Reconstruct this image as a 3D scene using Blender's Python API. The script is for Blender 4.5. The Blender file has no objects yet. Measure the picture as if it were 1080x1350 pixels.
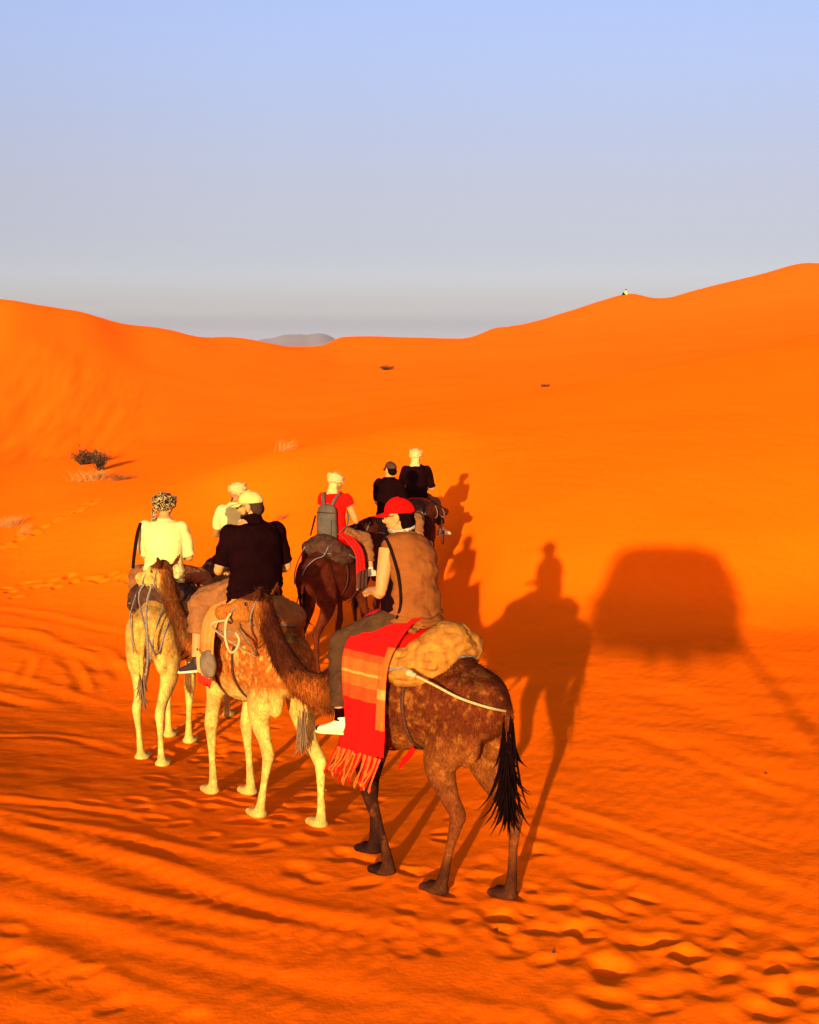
import bpy, math, random
import numpy as np
from mathutils import Vector, Matrix
random.seed(7); RNG = np.random.default_rng(7)
scene = bpy.context.scene
COL = scene.collection

# ------------------------------------------------------------------ camera
CAM_Z, F_PX, PITCH = 3.75, 1800.0, math.atan(215 / 1800.0)
cam_d = bpy.data.cameras.new('camera'); cam = bpy.data.objects.new('camera', cam_d); COL.objects.link(cam)
cam_d.sensor_fit = 'HORIZONTAL'; cam_d.sensor_width = 36.0; cam_d.lens = 36.0 * F_PX / 1080.0
cam_d.clip_start = 0.1; cam_d.clip_end = 20000
cam.location = (0, 0, CAM_Z); cam.rotation_euler = (math.pi / 2 - PITCH, 0, 0)
scene.camera = cam

# ------------------------------------------------------------------ sky, sun, exposure
SUN_EL, SUN_AZ = math.radians(9.3), math.radians(10.9)     # light travels forward and SUN_AZ to the right
LDIR = Vector((math.sin(SUN_AZ) * math.cos(SUN_EL), math.cos(SUN_AZ) * math.cos(SUN_EL), -math.sin(SUN_EL)))
SKY_TINT = [(0.0, (4.4, 4.4, 7.2)), (0.014, (2.15, 2.15, 3.6)), (0.03, (1.36, 1.30, 2.05)), (0.06, (.90, .80, 1.16)), (0.11, (.80, .60, .73)), (0.25, (.92, .72, .86)), (1.0, (.92, .72, .86))]
world = bpy.data.worlds.new('World'); scene.world = world; world.use_nodes = True
wn = world.node_tree; wn.nodes.clear()
w_out = wn.nodes.new('ShaderNodeOutputWorld'); w_bg = wn.nodes.new('ShaderNodeBackground')
w_sky = wn.nodes.new('ShaderNodeTexSky'); w_sky.sky_type = 'NISHITA'; w_sky.sun_disc = False
w_sky.sun_elevation = SUN_EL; w_sky.sun_rotation = math.pi + SUN_AZ
w_sky.air_density = 1.0; w_sky.dust_density = 2.6; w_sky.ozone_density = 2.0
w_bg.inputs['Strength'].default_value = 0.096
w_tc = wn.nodes.new('ShaderNodeTexCoord'); w_sep = wn.nodes.new('ShaderNodeSeparateXYZ'); wn.links.new(w_tc.outputs['Generated'], w_sep.inputs[0])
w_ramp = wn.nodes.new('ShaderNodeValToRGB'); wn.links.new(w_sep.outputs['Z'], w_ramp.inputs[0])     # dusty air: greyer low down, bluer higher up, the same all round
for k, (p, c) in enumerate(SKY_TINT):
    e = w_ramp.color_ramp.elements[k] if k < 2 else w_ramp.color_ramp.elements.new(p)
    e.position = p; e.color = tuple(x / 8 for x in c) + (1,)
w_ramp.color_ramp.interpolation = 'CARDINAL'
w_mul = wn.nodes.new('ShaderNodeVectorMath'); w_mul.operation = 'MULTIPLY'
wn.links.new(w_sky.outputs[0], w_mul.inputs[0]); wn.links.new(w_ramp.outputs[0], w_mul.inputs[1])
w_sc = wn.nodes.new('ShaderNodeVectorMath'); w_sc.operation = 'SCALE'; w_sc.inputs['Scale'].default_value = 8.0
wn.links.new(w_mul.outputs[0], w_sc.inputs[0]); wn.links.new(w_sc.outputs[0], w_bg.inputs['Color'])
wn.links.new(w_bg.outputs[0], w_out.inputs['Surface'])
sun_d = bpy.data.lights.new('sun', 'SUN'); sun = bpy.data.objects.new('sun', sun_d); COL.objects.link(sun)
sun_d.energy = 3.0; sun_d.angle = math.radians(0.55); sun_d.color = (1.0, 0.84, 0.56)
sun.rotation_euler = LDIR.to_track_quat('-Z', 'Y').to_euler()
sun.location = (-10, -40, 12)
vs = scene.view_settings
vs.view_transform = 'Standard'; vs.look = 'None'; vs.gamma = 1.0; vs.use_curve_mapping = False
vs.exposure = 1.6
scene.render.engine = 'CYCLES'
scene.cycles.use_denoising = True
scene.cycles.max_bounces = 8; scene.cycles.diffuse_bounces = 6

# ------------------------------------------------------------------ small maths
def fade(t): return t * t * (3 - 2 * t)
def _hash(ix, iy, iz, seed):
    h = (ix.astype(np.int64) * 374761393 + iy.astype(np.int64) * 668265263 + iz.astype(np.int64) * 2147483647 + seed * 974711) & 0xFFFFFFFF
    h = ((h ^ (h >> 13)) * 1274126177) & 0xFFFFFFFF
    return ((h ^ (h >> 16)) & 0xFFFF) / 65535.0 * 2 - 1
def vnoise(p, seed=0):
    p = np.asarray(p, float); i = np.floor(p); f = fade(p - i); i = i.astype(np.int64)
    out = 0
    for dx in (0, 1):
        for dy in (0, 1):
            for dz in (0, 1):
                w = (f[:, 0] if dx else 1 - f[:, 0]) * (f[:, 1] if dy else 1 - f[:, 1]) * (f[:, 2] if dz else 1 - f[:, 2])
                out = out + w * _hash(i[:, 0] + dx, i[:, 1] + dy, i[:, 2] + dz, seed)
    return out
def fbm(p, oct=3, seed=0):
    a, s, o = 1.0, 0.0, 0.0
    p = np.asarray(p, float)
    for k in range(oct):
        o = o + a * vnoise(p * (2.03 ** k), seed + k * 17); s += a; a *= 0.5
    return o / s
def smooth(a, b, x):
    t = np.clip((np.asarray(x, float) - a) / (b - a), 0, 1); return t * t * (3 - 2 * t)
def pchip(xk, yk, x):
    xk = np.asarray(xk, float); yk = np.asarray(yk, float); x = np.asarray(x, float)
    h = np.diff(xk); d = np.diff(yk) / h; m = np.zeros_like(yk)
    m[0], m[-1] = d[0], d[-1]
    for i in range(1, len(xk) - 1):
        if d[i - 1] * d[i] > 0:
            w1, w2 = 2 * h[i] + h[i - 1], h[i] + 2 * h[i - 1]
            m[i] = (w1 + w2) / (w1 / d[i - 1] + w2 / d[i])
    x = np.clip(x, xk[0], xk[-1]); i = np.clip(np.searchsorted(xk, x) - 1, 0, len(h) - 1)
    t = (x - xk[i]) / h[i]
    return ((2 * t**3 - 3 * t**2 + 1) * yk[i] + (t**3 - 2 * t**2 + t) * h[i] * m[i]
            + (-2 * t**3 + 3 * t**2) * yk[i + 1] + (t**3 - t**2) * h[i] * m[i + 1])
def elev(py):
    v = (675 - py) / F_PX
    return (-math.sin(PITCH) + v * math.cos(PITCH)) / (math.cos(PITCH) + v * math.sin(PITCH))
def pix_dir(px, py):
    u, v = (px - 540) / F_PX, (675 - py) / F_PX
    y = math.cos(PITCH) + v * math.sin(PITCH)
    return u / y, elev(py)

# ------------------------------------------------------------------ materials
MATS = {}
def nt_new(name):
    m = bpy.data.materials.new(name); m.use_nodes = True; nt = m.node_tree
    b = nt.nodes['Principled BSDF']; return m, nt, b
def add_bump(nt, b, height, strength, dist, prev=None):
    n = nt.nodes.new('ShaderNodeBump'); n.inputs['Strength'].default_value = strength; n.inputs['Distance'].default_value = dist
    nt.links.new(height, n.inputs['Height'])
    if prev is not None: nt.links.new(prev, n.inputs['Normal'])
    nt.links.new(n.outputs[0], b.inputs['Normal']); return n.outputs[0]
def noise_node(nt, scale, detail=3, vec=None, rough=0.55):
    n = nt.nodes.new('ShaderNodeTexNoise'); n.inputs['Scale'].default_value = scale; n.inputs['Detail'].default_value = detail
    n.inputs['Roughness'].default_value = rough
    if vec is not None: nt.links.new(vec, n.inputs['Vector'])
    return n
def mix_col(nt, fac, a, b_):
    n = nt.nodes.new('ShaderNodeMix'); n.data_type = 'RGBA'
    for sock, v in ((n.inputs['Factor'], fac), (n.inputs[6], a), (n.inputs[7], b_)):
        if hasattr(v, 'links'): nt.links.new(v, sock)
        elif isinstance(v, (tuple, list)): sock.default_value = (v[0], v[1], v[2], 1)
        else: sock.default_value = v
    return n.outputs[2]
def ramp(nt, src, stops):
    n = nt.nodes.new('ShaderNodeValToRGB'); nt.links.new(src, n.inputs[0])
    cr = n.color_ramp
    while len(cr.elements) < len(stops): cr.elements.new(0.5)
    for e, (p, c) in zip(cr.elements, stops):
        e.position = p; e.color = (c[0], c[1], c[2], 1) if isinstance(c, (tuple, list)) else (c, c, c, 1)
    return n
def cloth(name, c, c2=None, scale=9, rough=0.9, weave=600, bump=0.25, sheen=0.2):
    if name in MATS: return MATS[name]
    m, nt, b = nt_new(name); tc = nt.nodes.new('ShaderNodeTexCoord')
    c2 = c2 or tuple(x * 0.72 for x in c); dark = max(c) < .02
    n = noise_node(nt, scale, 4, tc.outputs['Object'])
    r = ramp(nt, n.outputs[0], [(0.35, 0.0), (0.65, 1.0)])
    nt.links.new(mix_col(nt, r.outputs[0], c2, c), b.inputs['Base Color'])
    b.inputs['Roughness'].default_value = rough; b.inputs['Specular IOR Level'].default_value = 0.0 if dark else 0.04
    b.inputs['Sheen Weight'].default_value = 0.0
    w = noise_node(nt, weave * 0.35, 2, tc.outputs['Object']); f = noise_node(nt, 26, 3, tc.outputs['Object'])
    p = add_bump(nt, b, w.outputs[0], bump, 0.002)
    add_bump(nt, b, f.outputs[0], 0.35, 0.012, p)
    MATS[name] = m; return m
def skin_mat(name, c):
    if name in MATS: return MATS[name]
    m, nt, b = nt_new(name); tc = nt.nodes.new('ShaderNodeTexCoord')
    n = noise_node(nt, 14, 3, tc.outputs['Object'])
    nt.links.new(mix_col(nt, n.outputs[0], tuple(x * 0.8 for x in c), tuple(min(1, x * 1.15) for x in c)), b.inputs['Base Color'])
    b.inputs['Roughness'].default_value = 0.6; b.inputs['Specular IOR Level'].default_value = 0.12
    b.inputs['Subsurface Weight'].default_value = 0.08; b.inputs['Subsurface Radius'].default_value = (0.01, 0.004, 0.002)
    MATS[name] = m; return m
def plain(name, c, rough=0.6, metal=0.0, spec=0.4):
    if name in MATS: return MATS[name]
    m, nt, b = nt_new(name); tc = nt.nodes.new('ShaderNodeTexCoord')
    n = noise_node(nt, 30, 3, tc.outputs['Object'])
    nt.links.new(mix_col(nt, n.outputs[0], tuple(x * 0.8 for x in c), tuple(min(1, x * 1.12) for x in c)), b.inputs['Base Color'])
    b.inputs['Roughness'].default_value = rough; b.inputs['Metallic'].default_value = metal; b.inputs['Specular IOR Level'].default_value = spec
    MATS[name] = m; return m
def coat_mat(name, fur=1.0):
    if name in MATS: return MATS[name]
    m, nt, b = nt_new(name); tc = nt.nodes.new('ShaderNodeTexCoord')
    at = nt.nodes.new('ShaderNodeAttribute'); at.attribute_name = 'coat'
    mp = nt.nodes.new('ShaderNodeMapping'); mp.inputs['Scale'].default_value = (1, 1, 0.35); nt.links.new(tc.outputs['Object'], mp.inputs[0])
    n1 = noise_node(nt, 95, 4, mp.outputs[0], 0.7); n2 = noise_node(nt, 11, 4, tc.outputs['Object'], 0.6)
    r1 = ramp(nt, n1.outputs[0], [(0.33, 0.5), (0.68, 1.45)]); r2 = ramp(nt, n2.outputs[0], [(0.3, 0.68), (0.7, 1.3)])
    mu = nt.nodes.new('ShaderNodeMix'); mu.data_type = 'RGBA'; mu.blend_type = 'MULTIPLY'; mu.inputs['Factor'].default_value = 1
    nt.links.new(r1.outputs[0], mu.inputs[6]); nt.links.new(r2.outputs[0], mu.inputs[7])
    m2 = nt.nodes.new('ShaderNodeMix'); m2.data_type = 'RGBA'; m2.blend_type = 'MULTIPLY'; m2.inputs['Factor'].default_value = 0.9
    nt.links.new(at.outputs['Color'], m2.inputs[6]); nt.links.new(mu.outputs[2], m2.inputs[7])
    nt.links.new(m2.outputs[2], b.inputs['Base Color'])
    b.inputs['Roughness'].default_value = 0.85; b.inputs['Specular IOR Level'].default_value = 0.02
    
    add_bump(nt, b, n1.outputs[0], 0.6 * fur, 0.012)
    MATS[name] = m; return m

# ------------------------------------------------------------------ mesh helpers
def resample(P, n=4):
    P = np.asarray(P, float); k = len(P)
    if k < 3 or n <= 1: return P
    out = []
    for i in range(k - 1):
        p0, p1, p2, p3 = P[max(i - 1, 0)], P[i], P[i + 1], P[min(i + 2, k - 1)]
        for j in range(n):
            t = j / n
            out.append(0.5 * ((2 * p1) + (-p0 + p2) * t + (2 * p0 - 5 * p1 + 4 * p2 - p3) * t**2 + (-p0 + 3 * p1 - 3 * p2 + p3) * t**3))
    out.append(P[-1]); return np.array(out)
class MB:
    """collects vertices and faces of one mesh"""
    def __init__(self): self.v = []; self.f = []; self.n = 0
    def add(self, v, f):
        self.v.append(np.asarray(v, float)); self.f += [tuple(i + self.n for i in q) for q in f]; self.n += len(v); return self
    def verts(self): return np.vstack(self.v)
    def loft(self, st, seg=14, side=(0, 1, 0), sub=4, closed=False):
        """stations x,y,z,ra,rb: ra along the side hint, rb across it"""
        st = [tuple(s) if len(s) == 5 else tuple(s) + (s[3],) for s in st]
        S = resample(st, sub) if not closed else np.asarray(st, float)
        P = S[:, :3]; n = len(P)
        if closed: T = np.roll(P, -1, 0) - np.roll(P, 1, 0)
        else: T = np.gradient(P, axis=0)
        T /= np.linalg.norm(T, axis=1, keepdims=True) + 1e-12
        s = np.tile(np.asarray(side, float), (n, 1)); s = s - (s * T).sum(1, keepdims=True) * T
        s /= np.linalg.norm(s, axis=1, keepdims=True) + 1e-12
        u = np.cross(T, s)
        a = np.linspace(0, 2 * math.pi, seg, endpoint=False)
        R = np.maximum(S[:, 3:5], 1e-4)
        V = P[:, None, :] + s[:, None, :] * (R[:, 0:1] * np.cos(a))[:, :, None] + u[:, None, :] * (R[:, 1:2] * np.sin(a))[:, :, None]
        V = V.reshape(-1, 3); F = []
        rng = range(n) if closed else range(n - 1)
        for i in rng:
            i2 = (i + 1) % n
            for j in range(seg):
                j2 = (j + 1) % seg
                F.append((i * seg + j, i * seg + j2, i2 * seg + j2, i2 * seg + j))
        if not closed:
            V = np.vstack([V, P[0], P[-1]]); c0, c1 = n * seg, n * seg + 1
            for j in range(seg):
                j2 = (j + 1) % seg
                F.append((c0, j2, j)); F.append((c1, (n - 1) * seg + j, (n - 1) * seg + j2))
        return self.add(V, F)
    def ell(self, c, r, M=None, nu=16, nv=10):
        """ellipsoid, M rotates it"""
        V = [(0, 0, 1)]; F = []
        for i in range(1, nv):
            t = math.pi * i / nv
            for j in range(nu):
                p = 2 * math.pi * j / nu; V.append((math.sin(t) * math.cos(p), math.sin(t) * math.sin(p), math.cos(t)))
        V.append((0, 0, -1)); V = np.array(V) * np.asarray(r)
        if M is not None: V = V @ np.array(M.to_3x3()).T
        V = V + np.asarray(c)
        L = len(V) - 1
        for j in range(nu):
            j2 = (j + 1) % nu; F.append((0, 1 + j, 1 + j2)); F.append((L, 1 + (nv - 2) * nu + j2, 1 + (nv - 2) * nu + j))
        for i in range(nv - 2):
            for j in range(nu):
                j2 = (j + 1) % nu; F.append((1 + i * nu + j, 1 + (i + 1) * nu + j, 1 + (i + 1) * nu + j2, 1 + i * nu + j2))
        return self.add(V, F)
    def box(self, c, h, M=None):
        V = np.array([(x, y, z) for x in (-1, 1) for y in (-1, 1) for z in (-1, 1)], float) * np.asarray(h)
        if M is not None: V = V @ np.array(M.to_3x3()).T
        return self.add(V + np.asarray(c), [(0, 1, 3, 2), (4, 6, 7, 5), (0, 4, 5, 1), (2, 3, 7, 6), (0, 2, 6, 4), (1, 5, 7, 3)])
    def sheet(self, G, thick):
        """grid (nu,nv,3) made solid"""
        G = np.asarray(G, float); nu, nv = G.shape[:2]
        du = np.gradient(G, axis=0); dv = np.gradient(G, axis=1); N = np.cross(du, dv); N /= np.linalg.norm(N, axis=2, keepdims=True) + 1e-9
        A = (G + N * thick / 2).reshape(-1, 3); B = (G - N * thick / 2).reshape(-1, 3); o = nu * nv; F = []
        ix = lambda i, j: i * nv + j
        for i in range(nu - 1):
            for j in range(nv - 1):
                q = (ix(i, j), ix(i + 1, j), ix(i + 1, j + 1), ix(i, j + 1)); F.append(q); F.append(tuple(o + k for k in q[::-1]))
        rim = [ix(i, 0) for i in range(nu)] + [ix(nu - 1, j) for j in range(1, nv)] + [ix(i, nv - 1) for i in range(nu - 2, -1, -1)] + [ix(0, j) for j in range(nv - 2, 0, -1)]
        for a, b in zip(rim, rim[1:] + rim[:1]): F.append((b, a, a + o, b + o))
        return self.add(np.vstack([A, B]), F)
    def mesh(self, name='m', smooth=True):
        me = bpy.data.meshes.new(name); me.from_pydata(self.verts().tolist(), [], self.f); me.update()
        if smooth: me.polygons.foreach_set('use_smooth', np.ones(len(me.polygons), bool))
        return me
def obj(name, me, mat, parent=None, **props):
    o = bpy.data.objects.new(name, me); COL.objects.link(o)
    if me is not None and mat is not None and len(me.materials) == 0: me.materials.append(mat)
    if parent is not None: o.parent = parent
    for k, v in props.items(): o[k] = v
    return o
def thing(name, label, cat, loc=(0, 0, 0), rz=0.0, group=None):
    o = bpy.data.objects.new(name, None); COL.objects.link(o); o.empty_display_size = 0.1
    o.location = loc; o.rotation_euler = (0, 0, rz); o['label'] = label; o['category'] = cat
    if group: o['group'] = group
    return o
def tag(o, label, cat, group=None):
    o['label'] = label; o['category'] = cat
    if group: o['group'] = group
    return o
def remesh(mb, voxel, it=3, fac=0.5):
    """union of the closed pieces as one continuous surface"""
    me = mb.mesh('tmp'); o = bpy.data.objects.new('tmp', me); COL.objects.link(o)
    m = o.modifiers.new('r', 'REMESH'); m.mode = 'VOXEL'; m.voxel_size = voxel; m.use_smooth_shade = True
    if it:
        s = o.modifiers.new('s', 'SMOOTH'); s.factor = fac; s.iterations = it
    dg = bpy.context.evaluated_depsgraph_get()
    out = bpy.data.meshes.new_from_object(o.evaluated_get(dg))
    bpy.data.objects.remove(o); bpy.data.meshes.remove(me)
    out.polygons.foreach_set('use_smooth', np.ones(len(out.polygons), bool))
    return out
def get_v(me):
    a = np.empty(len(me.vertices) * 3); me.vertices.foreach_get('co', a); return a.reshape(-1, 3)
def get_n(me):
    a = np.empty(len(me.vertices) * 3); me.vertex_normals.foreach_get('vector', a); return a.reshape(-1, 3)
def set_v(me, V): me.vertices.foreach_set('co', np.ascontiguousarray(V, float).ravel()); me.update()
def wrinkle(me, amp, fn):
    V = get_v(me); N = get_n(me); set_v(me, V + N * (amp * fn(V))[:, None]); return me
def set_col(me, C, name='coat'):
    at = me.attributes.new(name, 'FLOAT_COLOR', 'POINT')
    at.data.foreach_set('color', np.ascontiguousarray(np.column_stack([C, np.ones(len(C))]), np.float32).ravel())
def tube(pts, r, seg=6, sub=6, ends=None):
    st = [(p[0], p[1], p[2], r) for p in pts]
    mb = MB(); mb.loft(st, seg, (0.31, 0.87, 0.37), sub); return mb

# ------------------------------------------------------------------ dunes: one height function
TRAIL = [(3, .10), (7, -.03), (9.75, -.12), (11.8, -.30), (14.4, -.58), (17, -.68)]
TRAIL_R = [(3, -.05), (7, -.10), (9.75, -.12), (11.8, -.14), (14.4, -.18), (17, -.24)]
def E(d, py): return CAM_Z + elev(py) * d
COLS = {
 -700: TRAIL[:3] + [(11.8, -.2), (14, -.6), (20, -.9), (30, -.8), (45, .3), (60, 2), (85, 5.5), (110, 4), (400, 2)],
 -200: TRAIL[:3] + [(11.8, -.12), (14, -.34), (20, -.9), (30, -.8), (45, -.1), (60, 1.2), (86, 6.6), (110, 4), (400, 2)],
 0: TRAIL[:3] + [(11.8, -.24), (14.2, -.46), (20, -.86), (26, -.85), (32, -.5), (40, E(40, 642)), (50, E(50, 606)), (60, E(60, 560)), (75, E(75, 470)), (88, E(88, 396)), (105, 4.5), (150, 3), (400, 2)],
 100: TRAIL[:3] + [(11.8, -.26), (14.4, -.52), (20, -.85), (26, -.70), (31, -.1), (40, E(40, 630)), (50, E(50, 600)), (60, E(60, 562)), (78, E(78, 480)), (92, E(92, 411)), (110, 4), (150, 3), (400, 2)],
 200: TRAIL[:3] + [(11.8, -.28), (14.4, -.56), (21, -.82), (26, -.45), (30.5, .42), (37, .25), (50, E(50, 590)), (65, E(65, 545)), (84, E(84, 485)), (100, E(100, 434)), (120, 3.4), (160, 2.4), (400, 2)],
 300: TRAIL + [(20, -.75), (24, -.80), (28, -.1), (32, 1.02), (38, .75), (50, E(50, 585)), (70, E(70, 535)), (90, E(90, 484)), (112, E(112, 446)), (130, 3), (170, 2.0), (400, 2)],
 410: TRAIL + [(20, -.74), (23, -.66), (28, .40), (33, 1.42), (40, 1.2), (55, E(55, 560)), (75, E(75, 522)), (100, E(100, 482)), (125, E(125, 459)), (150, 2.6), (180, 2.0), (400, 2)],
 455: TRAIL + [(20, -.76), (23, -.72), (28, .45), (34, 1.55), (40, 1.35), (55, E(55, 553)), (80, E(80, 512)), (110, E(110, 476)), (140, E(140, 446)), (170, 3), (210, 2.0), (400, 2)],
 540: TRAIL + [(20, -.78), (23, -.76), (26, -.1), (30, .95), (36, 1.78), (43, 1.75), (58, E(58, 536)), (85, E(85, 500)), (115, E(115, 470)), (142, E(142, 447)), (175, 3), (220, 2.0), (400, 2)],
 605: TRAIL + [(19.5, -.70), (22, -.60), (25, .25), (29, 1.05), (36, 1.85), (44, 1.95), (60, E(60, 528)), (85, E(85, 495)), (115, E(115, 468)), (145, E(145, 448.5)), (180, 3.6), (230, 2.0), (400, 2)],
 660: TRAIL_R + [(19, -.27), (20.8, -.12), (23, .45), (27, 1.15), (35, 1.80), (46, 2.1), (62, E(62, 524)), (90, E(90, 488)), (125, E(125, 456)), (160, E(160, 431)), (200, 3.6), (250, 2.0), (400, 2)],
 725: TRAIL_R + [(18.7, -.27), (20.3, -.12), (22.3, .55), (26, 1.25), (34, 1.85), (46, 2.3), (65, E(65, 516)), (95, E(95, 478)), (140, E(140, 444)), (180, E(180, 418)), (220, 4.6), (270, 3.0), (400, 2)],
 800: TRAIL_R + [(18.6, -.27), (20.2, -.12), (22.3, .62), (26, 1.35), (34, 1.98), (48, 2.65), (68, E(68, 502)), (100, E(100, 464)), (150, E(150, 428)), (195, E(195, 395)), (230, 6.6), (290, 3.0), (400, 2)],
 827: TRAIL_R + [(18.6, -.27), (20.2, -.12), (22.3, .64), (26, 1.4), (34, 2.05), (49, 2.8), (70, E(70, 495)), (105, E(105, 459)), (150, E(150, 425)), (198, E(198, 388)), (230, 7.5), (290, 3.0), (400, 2)],
 866: TRAIL_R + [(18.7, -.27), (20.2, -.12), (22.4, .66), (26, 1.42), (34, 2.15), (50, 2.98), (72, E(72, 486)), (105, E(105, 455)), (150, E(150, 424)), (195, E(195, 394.5)), (230, 7.5), (290, 3.0), (400, 2)],
 910: TRAIL_R + [(18.8, -.27), (20.2, -.12), (22.5, .68), (26, 1.42), (34, 2.22), (52, 3.2), (75, E(75, 476)), (105, E(105, 450)), (150, E(150, 420)), (205, E(205, 384)), (240, 8), (300, 3.0), (400, 2)],
 1000: TRAIL_R + [(19.0, -.27), (20.3, -.12), (22.7, .68), (26, 1.45), (34, 2.4), (56, 3.75), (80, E(80, 461)), (110, E(110, 438)), (150, E(150, 410)), (215, E(215, 363)), (250, 9), (310, 3.0), (400, 2)],
 1060: TRAIL_R + [(19.2, -.27), (20.5, -.12), (23, .68), (26, 1.45), (34, 2.5), (60, 4.3), (85, E(85, 450)), (115, E(115, 428)), (155, E(155, 400)), (220, E(220, 350)), (250, 10), (310, 3.0), (400, 2)],
 1130: TRAIL_R + [(19.5, -.27), (21, -.12), (23.5, .68), (26.5, 1.45), (34, 2.6), (62, 4.8), (85, E(85, 446)), (115, E(115, 424)), (155, E(155, 398)), (220, E(220, 352)), (250, 10), (310, 3.0), (400, 2)],
 1400: TRAIL_R + [(20, -.27), (22, -.1), (25, .9), (28, 1.8), (36, 3.2), (65, 6), (85, 6), (115, 7), (155, 10), (220, 15), (250, 12), (310, 3.0), (400, 2)],
 1900: TRAIL_R + [(20, -.27), (22, -.1), (25, .9), (28, 1.8), (36, 3.2), (65, 6), (85, 6), (115, 7), (155, 10), (220, 12), (250, 10), (310, 3.0), (400, 2)],
}
LD = np.linspace(math.log(3), math.log(400), 420)
CPX = np.array(sorted(COLS)); CTH = np.arctan((CPX - 540) / F_PX)
TAB = np.array([pchip([math.log(d) for d, z in COLS[c]], [z for d, z in COLS[c]], LD) for c in CPX])
FT = np.linspace(CTH[0], CTH[-1], 1200)
TAB = np.array([pchip(CTH, TAB[:, j], FT) for j in range(len(LD))]).T        # (theta, logd)
for _ in range(4): TAB[1:-1] = 0.25 * TAB[:-2] + 0.5 * TAB[1:-1] + 0.25 * TAB[2:]
NEARW = 1 - smooth(math.log(15), math.log(22), LD)[None, :]
for _ in range(1500): TAB[1:-1] += NEARW * 0.25 * (TAB[:-2] - 2 * TAB[1:-1] + TAB[2:])     # the trodden foreground runs on evenly
def base_h(x, y):
    x = np.asarray(x, float); y = np.asarray(y, float)
    r = np.hypot(x, y); th = np.arctan2(x, y)
    d = np.where(np.abs(th) < 0.9, r * np.cos(th), r * 0.62)                      # depth along the view axis ahead
    ld = np.clip(np.log(np.maximum(d, 3.001)), LD[0], LD[-1] - 1e-6)
    tc = np.clip(th, FT[0], FT[-1] - 1e-6)
    fi = (tc - FT[0]) / (FT[1] - FT[0]); i = np.clip(fi.astype(int), 0, len(FT) - 2); a = fi - i
    fj = (ld - LD[0]) / (LD[1] - LD[0]); j = np.clip(fj.astype(int), 0, len(LD) - 2); b = fj - j
    z = (TAB[i, j] * (1 - a) + TAB[i + 1, j] * a) * (1 - b) + (TAB[i, j + 1] * (1 - a) + TAB[i + 1, j + 1] * a) * b
    # round the back the dunes settle to a low rise on which the camera stands
    w = smooth(0.75, 1.5, np.abs(th))
    zb = 0.0 + 0.5 * np.exp(-((y + 8.2) ** 2 + (x + 1.6) ** 2) / 60.0) + 1.2 * np.sin(x * 0.021 + 1) * np.sin(y * 0.017) * smooth(30, 90, r) - 1.2 * smooth(14, 60, r)
    w = np.maximum(w, 1 - smooth(1.5, 4.5, r))
    return z * (1 - w) + zb * w
def ground_at(px, py):
    """world point where the pixel meets the dunes"""
    a, e = pix_dir(px, py)
    d = np.exp(np.linspace(math.log(4), math.log(390), 4000))
    g = base_h(a * d, d) - (CAM_Z + e * d)
    k = np.argmax(g > 0) if (g > 0).any() else len(d) - 1
    return np.array([a * d[k], d[k], base_h(np.array([a * d[k]]), np.array([d[k]]))[0]])
def gz(x, y): return float(base_h(np.array([x]), np.array([y]))[0])

# wheel ruts, as drawn paths over the sand: pixels of the path, width m, depth m, rim m
RUTS = [
 ([(-120, 968), (0, 970), (90, 975), (190, 1004)], .10, .055, .03),
 ([(-120, 1052), (0, 1058), (130, 1072), (240, 1092)], .09, .05, .035),
 ([(-120, 1066), (0, 1082), (110, 1104), (230, 1128), (360, 1152)], .13, .06, .05),
 ([(-120, 1075), (0, 1096), (80, 1118), (170, 1148), (300, 1190), (460, 1232), (640, 1262)], .15, .075, .06),
 ([(-120, 1120), (0, 1150), (120, 1186), (260, 1216), (420, 1246), (600, 1290)], .12, .05, .05),
 ([(-120, 1160), (0, 1205), (150, 1245), (330, 1290), (540, 1330)], .13, .05, .04),
 ([(-60, 1245), (60, 1290), (190, 1330), (330, 1390)], .14, .055, .05),
 ([(-120, 800), (0, 804), (80, 818), (172, 840)], .16, .07, .05),
 ([(-120, 812), (0, 836), (80, 862), (170, 893)], .20, .10, .08),
 ([(-60, 880), (0, 897), (60, 912), (130, 932)], .14, .06, .05),
 ([(-60, 905), (0, 922), (40, 930), (75, 938)], .13, .07, .05),
 ([(95, 852), (130, 860), (150, 880), (160, 905)], .09, .05, .04),
 ([(80, 866), (98, 886), (106, 905), (104, 922)], .09, .06, .05),
 ([(40, 866), (34, 886), (24, 900), (0, 912)], .07, .04, .03),
 ([(690, 1052), (770, 1078), (860, 1108), (980, 1152), (1110, 1205)], .07, .035, .02),
 ([(690, 1072), (780, 1090), (880, 1122), (990, 1165), (1120, 1222)], .16, .05, .03),
 ([(690, 1100), (790, 1124), (900, 1160), (1000, 1196), (1120, 1240)], .10, .04, .03),
 ([(690, 1130), (800, 1160), (900, 1194), (1000, 1226), (1120, 1268)], .12, .04, .03),
 ([(840, 905), (910, 932), (1000, 968), (1120, 1012)], .26, .07, .04),
 ([(810, 958), (870, 980), (960, 1022), (1110, 1078)], .12, .05, .03),
 ([(840, 960), (930, 992), (1010, 1020), (1110, 1052)], .22, .045, .03),
 ([(880, 1070), (960, 1098), (1110, 1146)], .06, .02, .015),
 ([(540, 1330), (700, 1360), (900, 1400)], .14, .03, .03),
]
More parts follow.
